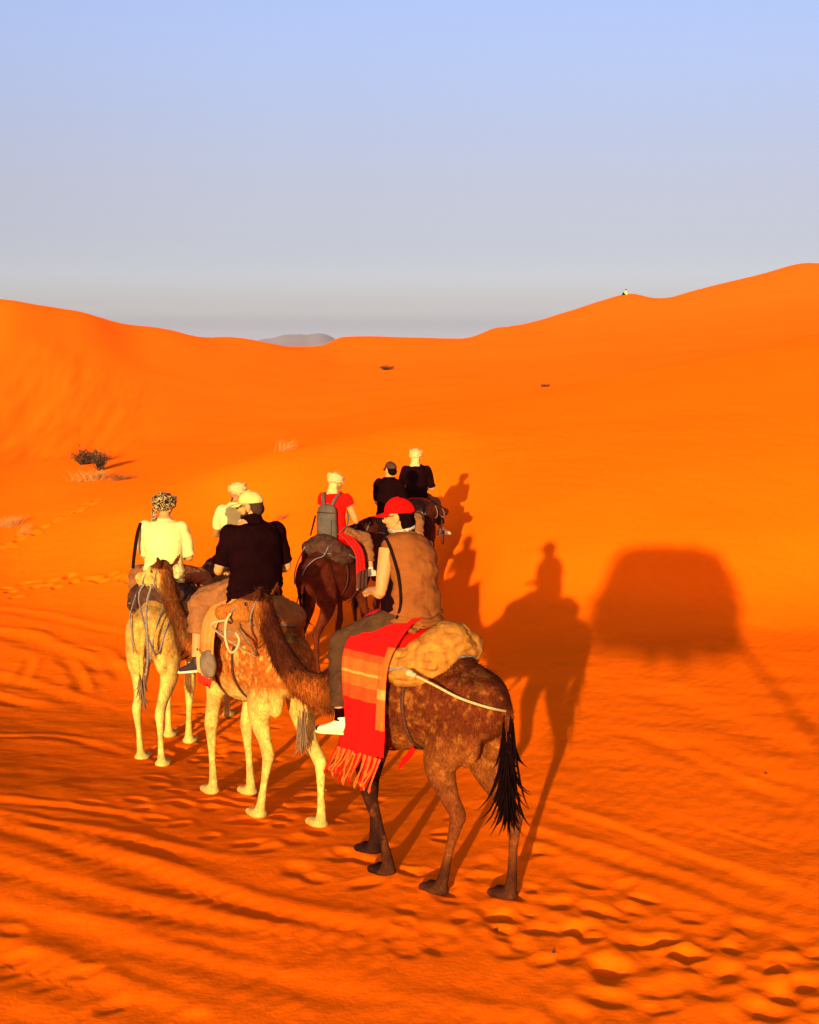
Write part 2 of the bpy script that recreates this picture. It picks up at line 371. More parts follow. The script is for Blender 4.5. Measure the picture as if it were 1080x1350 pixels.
def polyline_dist(x, y, P):
    """distance to a plan polyline, and arclength, for arrays x,y"""
    best = np.full(len(x), 1e9); sgn = np.zeros(len(x)); arc = np.zeros(len(x)); acc = 0
    for (ax, ay), (bx, by) in zip(P[:-1], P[1:]):
        ux, uy = bx - ax, by - ay; L = math.hypot(ux, uy) + 1e-9
        t = np.clip(((x - ax) * ux + (y - ay) * uy) / (L * L), 0, 1)
        dx, dy = x - (ax + t * ux), y - (ay + t * uy); dd = np.hypot(dx, dy)
        m = dd < best; best[m] = dd[m]; sgn[m] = np.sign(ux * dy - uy * dx)[m]; arc[m] = acc + (t * L)[m]; acc += L
    return best, sgn, arc, acc
RUT_W = []
for pts, w, dep, rim in RUTS:
    W = np.array([ground_at(*p)[:2] for p in pts]); RUT_W.append((resample(W, 5), w, dep * .17, rim * .17))

# hoof prints along the trail
PRINTS = []
def add_print(px, py, size, dep, ang):
    p = ground_at(px, py); PRINTS.append((p[0], p[1], size, dep, ang))
trail_px = [(-20, 0)]
TR = resample(np.array([(1180, 1330), (1000, 1285), (840, 1240), (690, 1195), (560, 1158), (440, 1105), (330, 1055), (255, 1010), (250, 960), (330, 905), (420, 868), (480, 840), (560, 815)], float), 10)
for k in range(330):
    t = random.random() ** 1.0 * (len(TR) - 1.001); i = int(t); p = TR[i] + (TR[i + 1] - TR[i]) * (t - i)
    s = (p[1] - 455) / 700.0
    px = p[0] + random.gauss(0, 40 * s); py = p[1] + random.gauss(0, 40 * s)
    if px > 640 and py < 1075 + (px - 640) * 0.33: continue
    add_print(px, py, random.uniform(.085, .15), random.uniform(.03, .062), random.uniform(0.3, 2.6))
for px, py in [(15, 1228), (25, 1262), (115, 1283), (150, 1326), (250, 1345), (120, 1060), (180, 1055), (205, 1078)]:
    add_print(px, py, .11, .05, random.uniform(0, 3))
for k in range(14): add_print(random.uniform(700, 1080), random.uniform(1250, 1345), random.uniform(.13, .18), random.uniform(.05, .075), random.uniform(0, 3))
for k in range(20): add_print(5 + k * 9 + random.gauss(0, 3), 774 - k * 0.8 + random.gauss(0, 5), .13, .20, random.uniform(0, 3))
for k in range(26): add_print(2 + k * 5 + random.gauss(0, 3), 724 - k * 2.6 + random.gauss(0, 3), .13, .20, random.uniform(0, 3))

def detail_h(x, y):
    r = np.hypot(x, y); z = np.zeros_like(x); th = np.arctan2(x, y)
    P = np.column_stack([x, y, np.zeros_like(x)])
    fore = (r < 60)
    z += 0.05 * fbm(P * 0.30, 3, 5) * smooth(5, 9, r)
    z += 0.35 * fbm(P * 0.05, 3, 9) * smooth(30, 60, r) * (1 - smooth(110, 400, r) * 0.4)
    # slip-face streaks on the left dune and the far right dune
    u = th * 60
    st = fbm(np.column_stack([x * 0.95 + y * .12, y * 0.10, 0 * x]), 3, 31)
    z += 0.16 * st * smooth(45, 54, r) * (1 - smooth(72, 88, r)) * (1 - smooth(-0.235, -0.16, th)) * (th > -0.6)
    st2 = fbm(np.column_stack([x * 0.22 - y * .05, y * 0.025, 0 * x]), 3, 37)
    z += 0.55 * np.maximum(st2, 0) * smooth(105, 130, r) * (1 - smooth(165, 190, r)) * smooth(0.08, 0.13, th) * (1 - smooth(0.24, 0.3, th))
    near = np.where((r < 48) & (np.abs(th) < 0.45))[0]
    xn, yn = x[near], y[near]; zn = np.zeros(len(near))
    zn += 0.012 * fbm(np.column_stack([xn * 2.2, yn * 2.2, 0 * xn]), 3, 3)
    wob = 1 + 0.35 * fbm(np.column_stack([xn * 1.3, yn * 1.3, 0 * xn]), 2, 12)
    for W, w, dep, rim in RUT_W:
        lo, hi = W.min(0) - 1, W.max(0) + 1
        k = np.where((xn > lo[0]) & (xn < hi[0]) & (yn > lo[1]) & (yn < hi[1]))[0]
        if len(k) == 0: continue
        dd, sg, arc, L = polyline_dist(xn[k], yn[k], W)
        ends = smooth(0, .5, arc) * (1 - smooth(L - .9, L, arc))
        wv = w * wob[k]
        prof = -dep * np.exp(-(dd / wv) ** 2) * wob[k] + rim * np.exp(-((dd - 1.75 * wv) / (0.8 * wv)) ** 2) * (0.8 + 0.35 * sg)
        tread = 0.0045 * np.sin(arc * 2 * math.pi / .17 + sg * .6) * np.exp(-(dd / wv) ** 4) * (rim * 5.88 >= .045) * np.clip(wob[k] * 2 - 1.4, 0, 1)
        zn[k] += (prof + tread) * ends
    churn = np.zeros(len(near))
    for (cx, cy, s, dep, ang) in PRINTS:
        k = np.where((np.abs(xn - cx) < 3.2 * s) & (np.abs(yn - cy) < 3.2 * s))[0]
        if len(k) == 0: continue
        c, q = math.cos(ang), math.sin(ang); dx, dy = xn[k] - cx, yn[k] - cy
        a = (dx * c + dy * q) / (s * 1.25); b = (-dx * q + dy * c) / (s * 0.85)
        rr = np.hypot(a, b) + 0.16 * fbm(np.column_stack([dx / s * 1.1 + cx * 7, dy / s * 1.1 + cy * 5, 0 * dx]), 2, 21)
        dep = dep * 0.27; zn[k] += -dep * (1 - smooth(0.25, 1.15, rr)) + dep * 0.16 * np.exp(-((rr - 1.3) / 0.40) ** 2) * (1 + 0.5 * np.sign(a) * np.minimum(np.abs(a), 1))
    z[near] += zn
    return z

def build_ground():
    fine = np.radians(np.linspace(-19.5, 19.5, 660)); left = np.radians(np.linspace(-180, -19.8, 62)[:-1]); right = np.radians(np.linspace(19.8, 180, 62)[1:-1])
    TH = np.concatenate([left, [math.radians(-19.9)], fine, [math.radians(19.9)], right])
    R = [0.6, 1.2, 2, 2.8, 3.6, 4.4]
    while R[-1] < 35: R.append(R[-1] * 1.0027 + 0.002)
    while R[-1] < 260: R.append(R[-1] * 1.011)
    while R[-1] < 9000: R.append(R[-1] * 1.25)
    R = np.array(R); nt, nr = len(TH), len(R)
    rr, tt = np.meshgrid(R, TH, indexing='ij'); x = (rr * np.sin(tt)).ravel(); y = (rr * np.cos(tt)).ravel()
    z = base_h(x, y) + detail_h(x, y)
    rad = np.hypot(x, y); z = z * (1 - smooth(380, 900, rad)) + (1.0 + 1.5 * np.sin(x * .004) * np.sin(y * .005)) * smooth(380, 900, rad)
    V = np.column_stack([x, y, z]); V = np.vstack([V, [[0, 0, gz(0, 0)]]])
    i = np.arange(nr - 1)[:, None]; j = np.arange(nt)[None, :]; j2 = (j + 1) % nt
    Q = np.stack([i * nt + j, i * nt + j2, (i + 1) * nt + j2, (i + 1) * nt + j], -1).reshape(-1, 4)[:, ::-1]
    jj = np.arange(nt); Tn = np.column_stack([np.full(nt, nr * nt), (jj + 1) % nt, jj])
    me = bpy.data.meshes.new('sand_ground')
    me.vertices.add(len(V)); me.vertices.foreach_set('co', V.ravel())
    nl = Q.size + Tn.size; me.loops.add(nl); me.loops.foreach_set('vertex_index', np.concatenate([Q.ravel(), Tn.ravel()]).astype(np.int32))
    me.polygons.add(len(Q) + len(Tn))
    me.polygons.foreach_set('loop_start', np.concatenate([np.arange(len(Q)) * 4, Q.size + np.arange(len(Tn)) * 3]).astype(np.int32))
    me.polygons.foreach_set('use_smooth', np.ones(len(Q) + len(Tn), bool))
    me.update(calc_edges=True); me.validate()
    m, nt_, b = nt_new('orange_sand'); tc = nt_.nodes.new('ShaderNodeTexCoord')
    n1 = noise_node(nt_, 0.35, 5, tc.outputs['Object']); n2 = noise_node(nt_, 140, 3, tc.outputs['Object'], 0.8); n3 = noise_node(nt_, 5.0, 4, tc.outputs['Object'])
    c1 = mix_col(nt_, ramp(nt_, n1.outputs[0], [(0.35, 0.0), (0.65, 1.0)]).outputs[0], (0.88, 0.104, 0.0010), (0.92, 0.120, 0.0012))
    c2 = mix_col(nt_, ramp(nt_, n2.outputs[0], [(0.3, 0.0), (0.75, 1.0)]).outputs[0], c1, (0.94, 0.132, 0.0016))
    nt_.links.new(c2, b.inputs['Base Color']); b.inputs['Roughness'].default_value = 1.0; b.inputs['Specular IOR Level'].default_value = 0.0; b.inputs['Diffuse Roughness'].default_value = 0.23
    mp = nt_.nodes.new('ShaderNodeMapping'); mp.inputs['Rotation'].default_value = (0, 0, 0.5); nt_.links.new(tc.outputs['Object'], mp.inputs[0])
    wv = nt_.nodes.new('ShaderNodeTexWave'); wv.inputs['Scale'].default_value = 2.1; wv.inputs['Distortion'].default_value = 6.0; wv.inputs['Detail'].default_value = 2.5; wv.inputs['Detail Scale'].default_value = 0.8
    nt_.links.new(mp.outputs[0], wv.inputs['Vector'])
    n4 = noise_node(nt_, 26, 4, tc.outputs['Object'], 0.65)
    p = add_bump(nt_, b, n2.outputs[0], 0.25, 0.006); p = add_bump(nt_, b, n4.outputs[0], 0.30, 0.012, p); p = add_bump(nt_, b, n3.outputs[0], 0.30, 0.03, p); add_bump(nt_, b, wv.outputs[0], 0.16, 0.012, p)
    o = obj('sand_dunes', me, m); o['kind'] = 'structure'; o['label'] = 'rippled orange sand dunes with ruts and hoof prints'
build_ground()

def build_hill():
    """far rocky hills on the horizon between the dunes"""
    D = 2600.0; prof = [(250, 470), (300, 452), (330, 449), (350, 446), (372, 441), (392, 438.5), (405, 440), (418, 437), (432, 440), (446, 446), (470, 455), (520, 462), (560, 470)]
    xs = np.linspace(250, 560, 90); zs = pchip([p[0] for p in prof], [p[1] for p in prof], xs)
    G = np.zeros((90, 14, 3))
    for i, (px, py) in enumerate(zip(xs, zs)):
        x = (px - 540) / F_PX * D; top = CAM_Z + elev(py + 0.6 * math.sin(px * .23) * (py < 455)) * D
        for j in range(14):
            t = j / 13.0; off = (t - 0.5) * 900
            h = max(0.0, 1 - abs(t - .5) * 2) ** 0.8
            G[i, j] = (x * (1 + off / D), D + off, -14 + (top + 14) * h)
    n = fbm(G.reshape(-1, 3) * 0.012, 4, 77).reshape(90, 14); G[:, 1:-1, 2] += (n[:, 1:-1] * 3) * (np.abs(np.arange(1, 13) - 6.5) > 0.6)
    mb = MB(); F = [(i * 14 + j, (i + 1) * 14 + j, (i + 1) * 14 + j + 1, i * 14 + j + 1) for i in range(89) for j in range(13)]
    mb.add(G.reshape(-1, 3), F)
    m, nt, b = nt_new('far_rock'); tc = nt.nodes.new('ShaderNodeTexCoord'); nn = noise_node(nt, 0.02, 5, tc.outputs['Object'])
    nt.links.new(mix_col(nt, nn.outputs[0], (0.30, 0.22, 0.18), (0.36, 0.27, 0.22)), b.inputs['Base Color']); b.inputs['Roughness'].default_value = 1.0
    o = obj('far_hills', mb.mesh(), m); o['kind'] = 'structure'; o['label'] = 'hazy grey rocky hills on the horizon between the dunes'
build_hill()
# ------------------------------------------------------------------ camels
TRUNK = np.array([(-.84, 1.44, .04, .05), (-.78, 1.42, .14, .16), (-.66, 1.40, .21, .25), (-.50, 1.39, .255, .30), (-.30, 1.37, .285, .33), (-.08, 1.35, .315, .36),
                  (.14, 1.32, .33, .385), (.36, 1.31, .31, .385), (.54, 1.34, .265, .345), (.70, 1.38, .19, .27), (.80, 1.39, .12, .18), (.84, 1.40, .04, .08)])
def trunk_at(x): return [float(np.interp(x, TRUNK[:, 0], TRUNK[:, k])) for k in (1, 2, 3)]
def rotz(p, a, o):
    c, s = math.cos(a), math.sin(a); x, y = p[0] - o[0], p[1] - o[1]
    return (o[0] + c * x - s * y, o[1] + s * x + c * y) + tuple(p[2:])
def camel_shape(feet, fdz, bend, reach, head_yaw, head_z, girth=1.0):
    mb = MB()
    mb.loft([(x, 0, z, ry * girth, rz) for x, z, ry, rz in TRUNK], 28, (0, 1, 0), 4)
    mb.loft([(-.55, 0, 1.55, .10), (-.35, 0, 1.63, .15), (-.18, 0, 1.66, .19, .14), (.02, 0, 1.68, .20, .15), (.22, 0, 1.65, .18, .14), (.42, 0, 1.58, .13), (.6, 0, 1.52, .08)], 18)     # hump
    for s in (1, -1):
        mb.ell((-.52, s * .135, 1.36), (.24, .135, .27)); mb.ell((-.60, s * .125, 1.22), (.13, .085, .25)); mb.ell((.52, s * .17, 1.24), (.19, .10, .27))
    mb.ell((.66, 0, 1.17), (.13, .11, .16))                                                   # chest
    joints = {}
    for key, s, x0 in (('fl', 1, .5), ('fr', -1, .5), ('rl', 1, -.62), ('rr', -1, -.62)):
        dx = feet[key]; g = fdz[key]; y = s * .145
        if key[0] == 'f':
            k = .10 if dx > .2 else (.05 if dx > 0 else 0)
            st = [(.50, s * .17, 1.28, .13, .17), (.49 + .05 * dx, s * .18, 1.06, .10, .125), (.51 + .25 * dx + k * .5, s * .165, .84, .066, .080), (.53 + .48 * dx + k, y, .60, .064, .070), (.525 + .52 * dx + k, y, .53, .052, .058),
                  (.51 + .76 * dx + k * .5, y, .33 + g * .5, .032, .036), (.50 + .96 * dx, y, .14 + g, .040, .044), (.51 + dx, y, .06 + g, .055, .058), (.53 + dx, y, .03 + g, .05)]
        else:
            st = [(-.52, s * .14, 1.36, .13, .2), (-.46 + .12 * dx, s * .165, 1.10, .118, .182), (-.46 + .32 * dx, s * .165, .93, .088, .138), (-.59 + .55 * dx, y, .74, .055, .078), (-.70 + .68 * dx, y, .63, .052, .068), (-.70 + .72 * dx, y, .575, .046, .056),
                  (-.665 + .85 * dx, y, .36 + g * .5, .030, .035), (-.635 + .97 * dx, y, .14 + g, .038, .042), (-.61 + dx, y, .06 + g, .052, .055), (-.59 + dx, y, .03 + g, .05)]
        mb.loft(st, 14, (0, 1, 0), 4)
        fx = st[-1][0]
        mb.ell((fx + .025, y, .035 + g), (.115, .085, .042)); mb.ell((fx + .10, y + .04, .03 + g), (.05, .038, .035)); mb.ell((fx + .10, y - .04, .03 + g), (.05, .038, .035))
        joints[key] = (fx, y, g)
    # neck: low at the chest, then up to the poll
    def npnt(t, z): return (.66 + reach * t, bend * t * t, z)
    nk = [(.52, 0, 1.40, .17, .23), npnt(.12, 1.32) + (.135, .20), npnt(.36, 1.22) + (.105, .165), npnt(.62, 1.25) + (.09, .135), npnt(.82, 1.42) + (.08, .112), npnt(.95, 1.64) + (.073, .10), npnt(1.0, head_z - .10) + (.072, .095), npnt(1.03, head_z) + (.07, .085)]
    mb.loft(nk, 18, (0, 1, 0), 5)
    hb = npnt(1.02, head_z)
    H = [(-.06, 0, .02, .05, .06), (0, 0, .02, .078, .088), (.08, 0, .01, .082, .098), (.17, 0, -.015, .068, .085), (.27, 0, -.05, .052, .066), (.36, 0, -.075, .050, .060), (.42, 0, -.09, .046, .055), (.455, 0, -.10, .03, .036)]
    T = lambda p: rotz((hb[0] + p[0], hb[1] + p[1], hb[2] + p[2]) + tuple(p[3:]), head_yaw, hb)
    sd = (-math.sin(head_yaw), math.cos(head_yaw), 0)
    mb.loft([T(p) for p in H], 16, sd, 4)
    mb.loft([T(p) for p in [(.02, 0, -.05, .05, .06), (.14, 0, -.09, .045, .05), (.28, 0, -.115, .034, .035), (.38, 0, -.13, .032, .03), (.43, 0, -.14, .02, .02)]], 12, sd, 4)     # lower jaw
    Mz = Matrix.Rotation(head_yaw, 3, 'Z')
    for s in (1, -1):
        mb.ell(T((.10, s * .062, .045))[:3], (.045, .022, .028), Mz)                               # brow
        mb.loft([T(p) for p in [(-.01, s * .07, .07, .02, .012), (-.03, s * .10, .11, .028, .014), (-.045, s * .125, .155, .02, .010), (-.05, s * .135, .185, .006, .005)]], 8, sd, 3)     # ear
        mb.ell(T((.425, s * .028, -.065))[:3], (.022, .016, .02), Mz)
    mb.ell(T((.03, 0, .10))[:3], (.06, .05, .035), Mz)                                            # tuft on the poll
    # tail root
    mb.loft([(-.76, 0, 1.50, .05), (-.85, 0, 1.44, .042), (-.885, .01, 1.30, .030), (-.89, .015, 1.12, .022), (-.885, .02, .98, .014)], 10, (0, 1, 0), 4)
    return mb, joints, T, hb, nk
def lerp3(a, b, t): return a + (b - a) * t[:, None]
def coat_colours(V, spec, hb):
    """the animal's own markings: body, mane, pale underside and legs, dark feet"""
    x, y, z = V.T; body, mane, pale, foot = [np.array(spec[k]) for k in ('body', 'mane', 'pale', 'foot')]
    C = np.tile(body, (len(V), 1)); n = fbm(V * 5.0, 3, 61); n2 = fbm(V * 16.0, 3, 63)
    fl = spec.get('frost', 0.3)
    C = lerp3(C, pale, np.clip(fl * smooth(.0, .5, fbm(V * 30.0, 3, 65) * .8 + .35 * n + .15 * n2), 0, 1))
    under = (1 - smooth(1.0, 1.28, z + .10 * n)) * (x < .72)
    C = lerp3(C, pale, under * spec.get('under', .6))
    legs = 1 - smooth(.75, 1.05, z + .1 * n); leg_c = np.array(spec.get('leg', spec['pale']))
    C = lerp3(C, leg_c, legs * spec.get('leg_w', .8)); C = lerp3(C, body, legs * .45 * smooth(-.05, .45, n2 * .7 + n)); C = lerp3(C, foot, np.exp(-((z - .58) / .05) ** 2) * (x > .2) * (x < 1.0) * .45 * smooth(-.3, .3, n2))
    ft = (1 - smooth(spec.get('foot_z', .10), spec.get('foot_z', .10) + .25, z + .12 * n)); fm = np.where(x > 0, 1.0, spec.get('foot_rear', 1.0))
    C = lerp3(C, foot, ft * spec.get('foot_w', .6) * fm)
    fr = (x > .2) * (x < .95) * (z < 1.0) * spec.get('front_dark', 0)
    C = lerp3(C, foot, fr * smooth(-.6, .1, n2 + .3))
    top = smooth(1.52, 1.72, z + .12 * n) * (x < .6)
    C = lerp3(C, mane, top * spec.get('top_w', .6))
    nkm = (x > .78) & (z > 1.05)
    back = nkm * smooth(-.03, .05, (hb[2] - z) * 0 + (np.interp(z, [1.05, 1.3, 1.5, 1.7, 2.1], [1.2, 1.30, 1.33, 1.33, 1.30]) - (x / max(hb[0], .8) * 1.34)) + .03 * n2) * smooth(1.25, 1.40, z)
    C = lerp3(C, mane, np.clip(back, 0, 1) * .9)
    throat = nkm * (1 - smooth(1.10, 1.26, z + .08 * n)); C = lerp3(C, mane, throat * .55)
    if 'neck' in spec: C = lerp3(C, np.array(spec['neck']), ((x > .74) & (z > 1.0)) * smooth(.74, .95, x) * (1 - np.clip(back, 0, 1)) * (1 - .5 * throat) * .85)
    hd = 0; face = (z > hb[2] - .16) * (x > hb[0] - .02)
    C = lerp3(C, pale, face * smooth(-.2, .3, n + .25) * spec.get('face', .7) * (1 - smooth(hb[2] + .02, hb[2] + .07, z)))
    crown = (z > hb[2] + .05) * (x > hb[0] - .25); C = lerp3(C, mane, crown * .8)
    return np.clip(C * (1 + .22 * n2[:, None]), .002, 1)
def fur_mesh(me, C, n, rng, wmin, length, cam_side=None):
    """short loose hair lying along the coat"""
    nv = len(me.polygons); V = get_v(me); N = get_n(me)
    area = np.empty(nv); me.polygons.foreach_get('area', area); vi = np.array([p.vertices[0] for p in me.polygons])
    P = V[vi]; x, y, z = P.T
    dens = .25 + .9 * smooth(1.45, 1.75, z) + 1.3 * ((x > .75) & (z < 1.9)) * smooth(.9, 1.1, z) + .5 * smooth(.8, 1.1, z)
    dens = np.where(z < .75, .06, dens) * np.where(x > 1.55, .15, 1)
    p = area * dens; p /= p.sum(); pick = vi[rng.choice(nv, n, p=p)]
    B = V[pick] + rng.normal(0, .006, (n, 3)); Nn = N[pick]
    L = length * rng.uniform(.45, 1.25, n) * (.6 + .9 * ((V[pick, 0] > .75) | (V[pick, 2] > 1.6)))
    flow = np.tile(np.array([-.35, 0, -1.0]), (n, 1)) + rng.normal(0, .28, (n, 3)); flow -= (flow * Nn).sum(1, keepdims=True) * Nn; flow /= np.linalg.norm(flow, axis=1, keepdims=True) + 1e-9
    d = flow * .9 + Nn * rng.uniform(.15, .6, n)[:, None]
    s = np.cross(d, Nn); s /= np.linalg.norm(s, axis=1, keepdims=True) + 1e-9
    w = wmin * rng.uniform(.7, 1.5, n)
    A0 = B - s * w[:, None] - Nn * .004; A1 = B + s * w[:, None] - Nn * .004; A2 = B + d * L[:, None]
    VV = np.stack([A0, A1, A2], 1).reshape(-1, 3); k = np.arange(n) * 3
    m2 = bpy.data.meshes.new('fur'); m2.from_pydata(VV.tolist(), [], np.column_stack([k, k + 1, k + 2]).tolist())
    cc = C[pick] * rng.uniform(.65, 1.45, n)[:, None]; set_col(m2, np.clip(np.repeat(cc, 3, 0), 0, 1)); return m2
COAT = coat_mat('camel_coat'); HAIR = coat_mat('camel_hair', .3)
BLACK_HAIR = plain('dark_tail_hair', (.006, .002, .0015), .9, 0, .0)
ROPE_PALE = cloth('pale_rope', (.48, .34, .12), (.36, .23, .07), 60, weave=900, bump=.6)
ROPE_GREY = cloth('grey_rope', (.22, .17, .12), (.13, .09, .06), 60, weave=900, bump=.6)
STRAP_BROWN = cloth('brown_webbing', (.09, .03, .012), (.05, .016, .007), 40)
EYE = plain('dark_eye', (.008, .004, .003), .15, 0, .6)
def make_camel(name, label, pos, head, spec, feet, bend=0.0, reach=.72, head_yaw=0.0, head_z=1.92, voxel=.014, fur=0, tail=True, seed=1, girth=1.0):
    ang = math.radians(head); c, s = math.cos(ang), math.sin(ang)
    zb = gz(*pos)
    def W(lx, ly): return (pos[0] + c * lx - s * ly, pos[1] + s * lx + c * ly)
    fdz = {}
    for key, sy, x0 in (('fl', 1, .55), ('fr', -1, .55), ('rl', 1, -.57), ('rr', -1, -.57)):
        fdz[key] = gz(*W(x0 + feet[key], sy * .145)) - zb - .012
    root = thing(name, label, 'camel', (pos[0], pos[1], zb), ang, 'camels walking in the caravan')
    mb, joints, T, hb, nk = camel_shape(feet, fdz, bend, reach, head_yaw, head_z, girth)
    me = remesh(mb, voxel, 4 if voxel < .016 else 3)
    V = get_v(me); N = get_n(me)
    amp = .007 * smooth(.8, 1.2, V[:, 2])
    set_v(me, V + N * (amp * fbm(V * 13, 3, seed) + .010 * fbm(V * 4, 2, seed + 5) * smooth(.5, 1.0, V[:, 2]))[:, None])
    V = get_v(me); C = coat_colours(V, spec, hb); set_col(me, C)
    body = obj('body', me, COAT, root)
    rng = np.random.default_rng(seed)
    if fur:
        fm = fur_mesh(me, C, fur, rng, .0028, .042); o = obj('loose_fur', fm, HAIR, body); o['kind'] = 'stuff'
    for sy in (1, -1):
        e = MB(); e.ell(T((.115, sy * .078, .02))[:3], (.018, .012, .016), None, 10, 6); obj('eye', e.mesh(), EYE, root)
    # tail tuft: many hanging strands
    tb = MB(); n = (110 if tail else 26) if voxel < .016 else 30
    for k in range(n):
        z0 = rng.uniform(1.02, 1.40) if tail else rng.uniform(.95, 1.1)
        L = rng.uniform(.28, .62) if tail else rng.uniform(.15, .3); a = rng.uniform(0, 6.28); r = rng.uniform(.0, .035); q = rng.normal(0, .05 if tail else .018, 2)
        x0, y0 = -.888 + r * math.cos(a), .015 + r * math.sin(a)
        tb.loft([(x0, y0, z0, .006), (x0 + q[0] * .4, y0 + q[1] * .4, z0 - L * .5, .009), (x0 + q[0], y0 + q[1], max(.62, z0 - L * .85), .006), (x0 + q[0] * 1.6, y0 + q[1] * 1.8, max(.55, z0 - L), .0012)], 5, (0, 1, 0), 2)
    obj('tail_tuft', tb.mesh(), BLACK_HAIR if tail else HAIR_LIGHT, root)
    # halter
    hy = head_yaw
    def loop(xl, ry, rz_, zc, r, nm):
        st = []
        for k in range(20):
            a = 2 * math.pi * k / 20; st.append(tuple(T((xl - .05 * math.sin(a), ry * math.cos(a), zc + rz_ * math.sin(a)))[:3]) + (r, r))
        m = MB(); m.loft(st, 6, (math.cos(hy), math.sin(hy), .3), 1, True); obj(nm, m.mesh(), ROPE_GREY, root)
    loop(.27, .062, .092, -.075, .007, 'nose_band'); loop(.05, .092, .135, -.03, .007, 'cheek_band')
    return dict(root=root, W=W, z=zb, T=T, ang=ang, hb=hb, joints=joints, pos=pos)
HAIR_LIGHT = plain('pale_tail_hair', (.16, .08, .03), .8, 0, .1)

# ------------------------------------------------------------------ saddles, blankets, ropes
def to_world(cm, p):
    w = cm['W'](p[0], p[1]); return (w[0], w[1], cm['z'] + p[2])
def make_saddle(cm, label, pad_mat, mat2, group='padded camel saddles', voxel=.014, seed=3, bulk=1.0):
    root = thing('saddle', label, 'saddle', cm['root'].location, cm['ang'], group)
    n = 40; st = []
    for k in range(n):
        a = 2 * math.pi * k / n; ca, sa = math.cos(a), math.sin(a)
        x = -.02 + (.31 if ca < 0 else .40) * ca; y = .265 * sa
        z = 1.73 + .02 * ca - .10 * sa * sa + (.05 if ca < -.5 else 0) * (-ca - .5) * 2
        st.append((x, y, z, (.125 + .025 * abs(ca)) * bulk, (.105 + .045 * max(0, -ca)) * bulk))
    mb = MB(); mb.loft(st, 14, (0, 0, 1), 1, True); mb.ell((-.29, 0, 1.80), (.15 * bulk, .25, .15)); mb.ell((-.30, .12, 1.74), (.15 * bulk, .20, .15)); mb.ell((-.30, -.12, 1.74), (.15 * bulk, .20, .15))
    me = remesh(mb, voxel, 2)
    wrinkle(me, .018, lambda V: fbm(V * 7, 3, seed) - 1.1 * np.maximum(0, .25 - np.abs(fbm(V * np.array([6, 6, 15]), 2, seed + 3))) * 3)
    obj('pad', me, pad_mat, root)
    cu = MB(); cu.ell((-.02, 0, 1.78), (.36, .24, .10)); cu.ell((.10, 0, 1.76), (.3, .27, .09)); me = remesh(cu, voxel, 2); wrinkle(me, .01, lambda V: fbm(V * 8, 2, seed + 8)); obj('seat_cushion', me, mat2, root)
    # girth strap round the belly and a rope lashed round the pad
    for xg, r, nm in ((.20, .016, 'girth_strap'), (-.16, .012, 'girth_strap')):
        zc, ry, rz = trunk_at(xg); st = []
        for k in range(40):
            a = 2 * math.pi * k / 40; st.append((xg + .01 * math.sin(3 * a), (ry + .018) * math.cos(a), zc + (rz + (.016 if math.sin(a) < 0 else .05)) * math.sin(a), r * 1.5, .006))
        m = MB(); m.loft(st, 8, (1, 0, 0), 1, True); obj(nm, m.mesh(), STRAP_BROWN, root)
    st = []
    for k in range(n):
        a = 2 * math.pi * k / n; ca, sa = math.cos(a), math.sin(a)
        st.append((-.02 + (.33 + .115 * bulk) * ca, (.265 + .105 * bulk) * sa, 1.72 + .02 * ca - .10 * sa * sa + .03 * (ca < -.2) + .012 * math.sin(5 * a), .010, .010))
    m = MB(); m.loft(st, 6, (0, 0, 1), 1, True); obj('lashing_rope', m.mesh(), ROPE_GREY, root)
    return root
def drape(x0, x1, side, ztop, zbot, off=.05, nx=16, nz=34, flare=.0, sag=.0, seed=0):
    """grid of a cloth hung over the camel's back down to zbot on one side"""
    G = np.zeros((nx, nz, 3))
    for i in range(nx):
        t = i / (nx - 1); x = x0 + (x1 - x0) * t; zc, ry, rz = trunk_at(x); ry = max(ry, .26)
        path = resample(np.array([(0.0, ztop), (.15, ztop - .02), (.30, ztop - .13), (max(ry + off, .41), ztop - .30), (ry + off + .035, zc + .02), (ry + off + .05, zc - .2), (ry + off + .06 + flare, zbot + sag * (t - .5))]), 8)
        L = np.r_[0, np.cumsum(np.linalg.norm(np.diff(path, axis=0), axis=1))]; u = np.linspace(0, L[-1], nz)
        yy = np.interp(u, L, path[:, 0]); zz = np.interp(u, L, path[:, 1])
        fold = .012 * np.sin(t * 17 + 1.3 * np.sin(u * 3) + seed) * np.linspace(0, 1, nz)
        G[i, :, 0] = x + .02 * np.sin(u * 5 + seed) * np.linspace(0, 1, nz); G[i, :, 1] = side * (yy + fold); G[i, :, 2] = zz
    return G
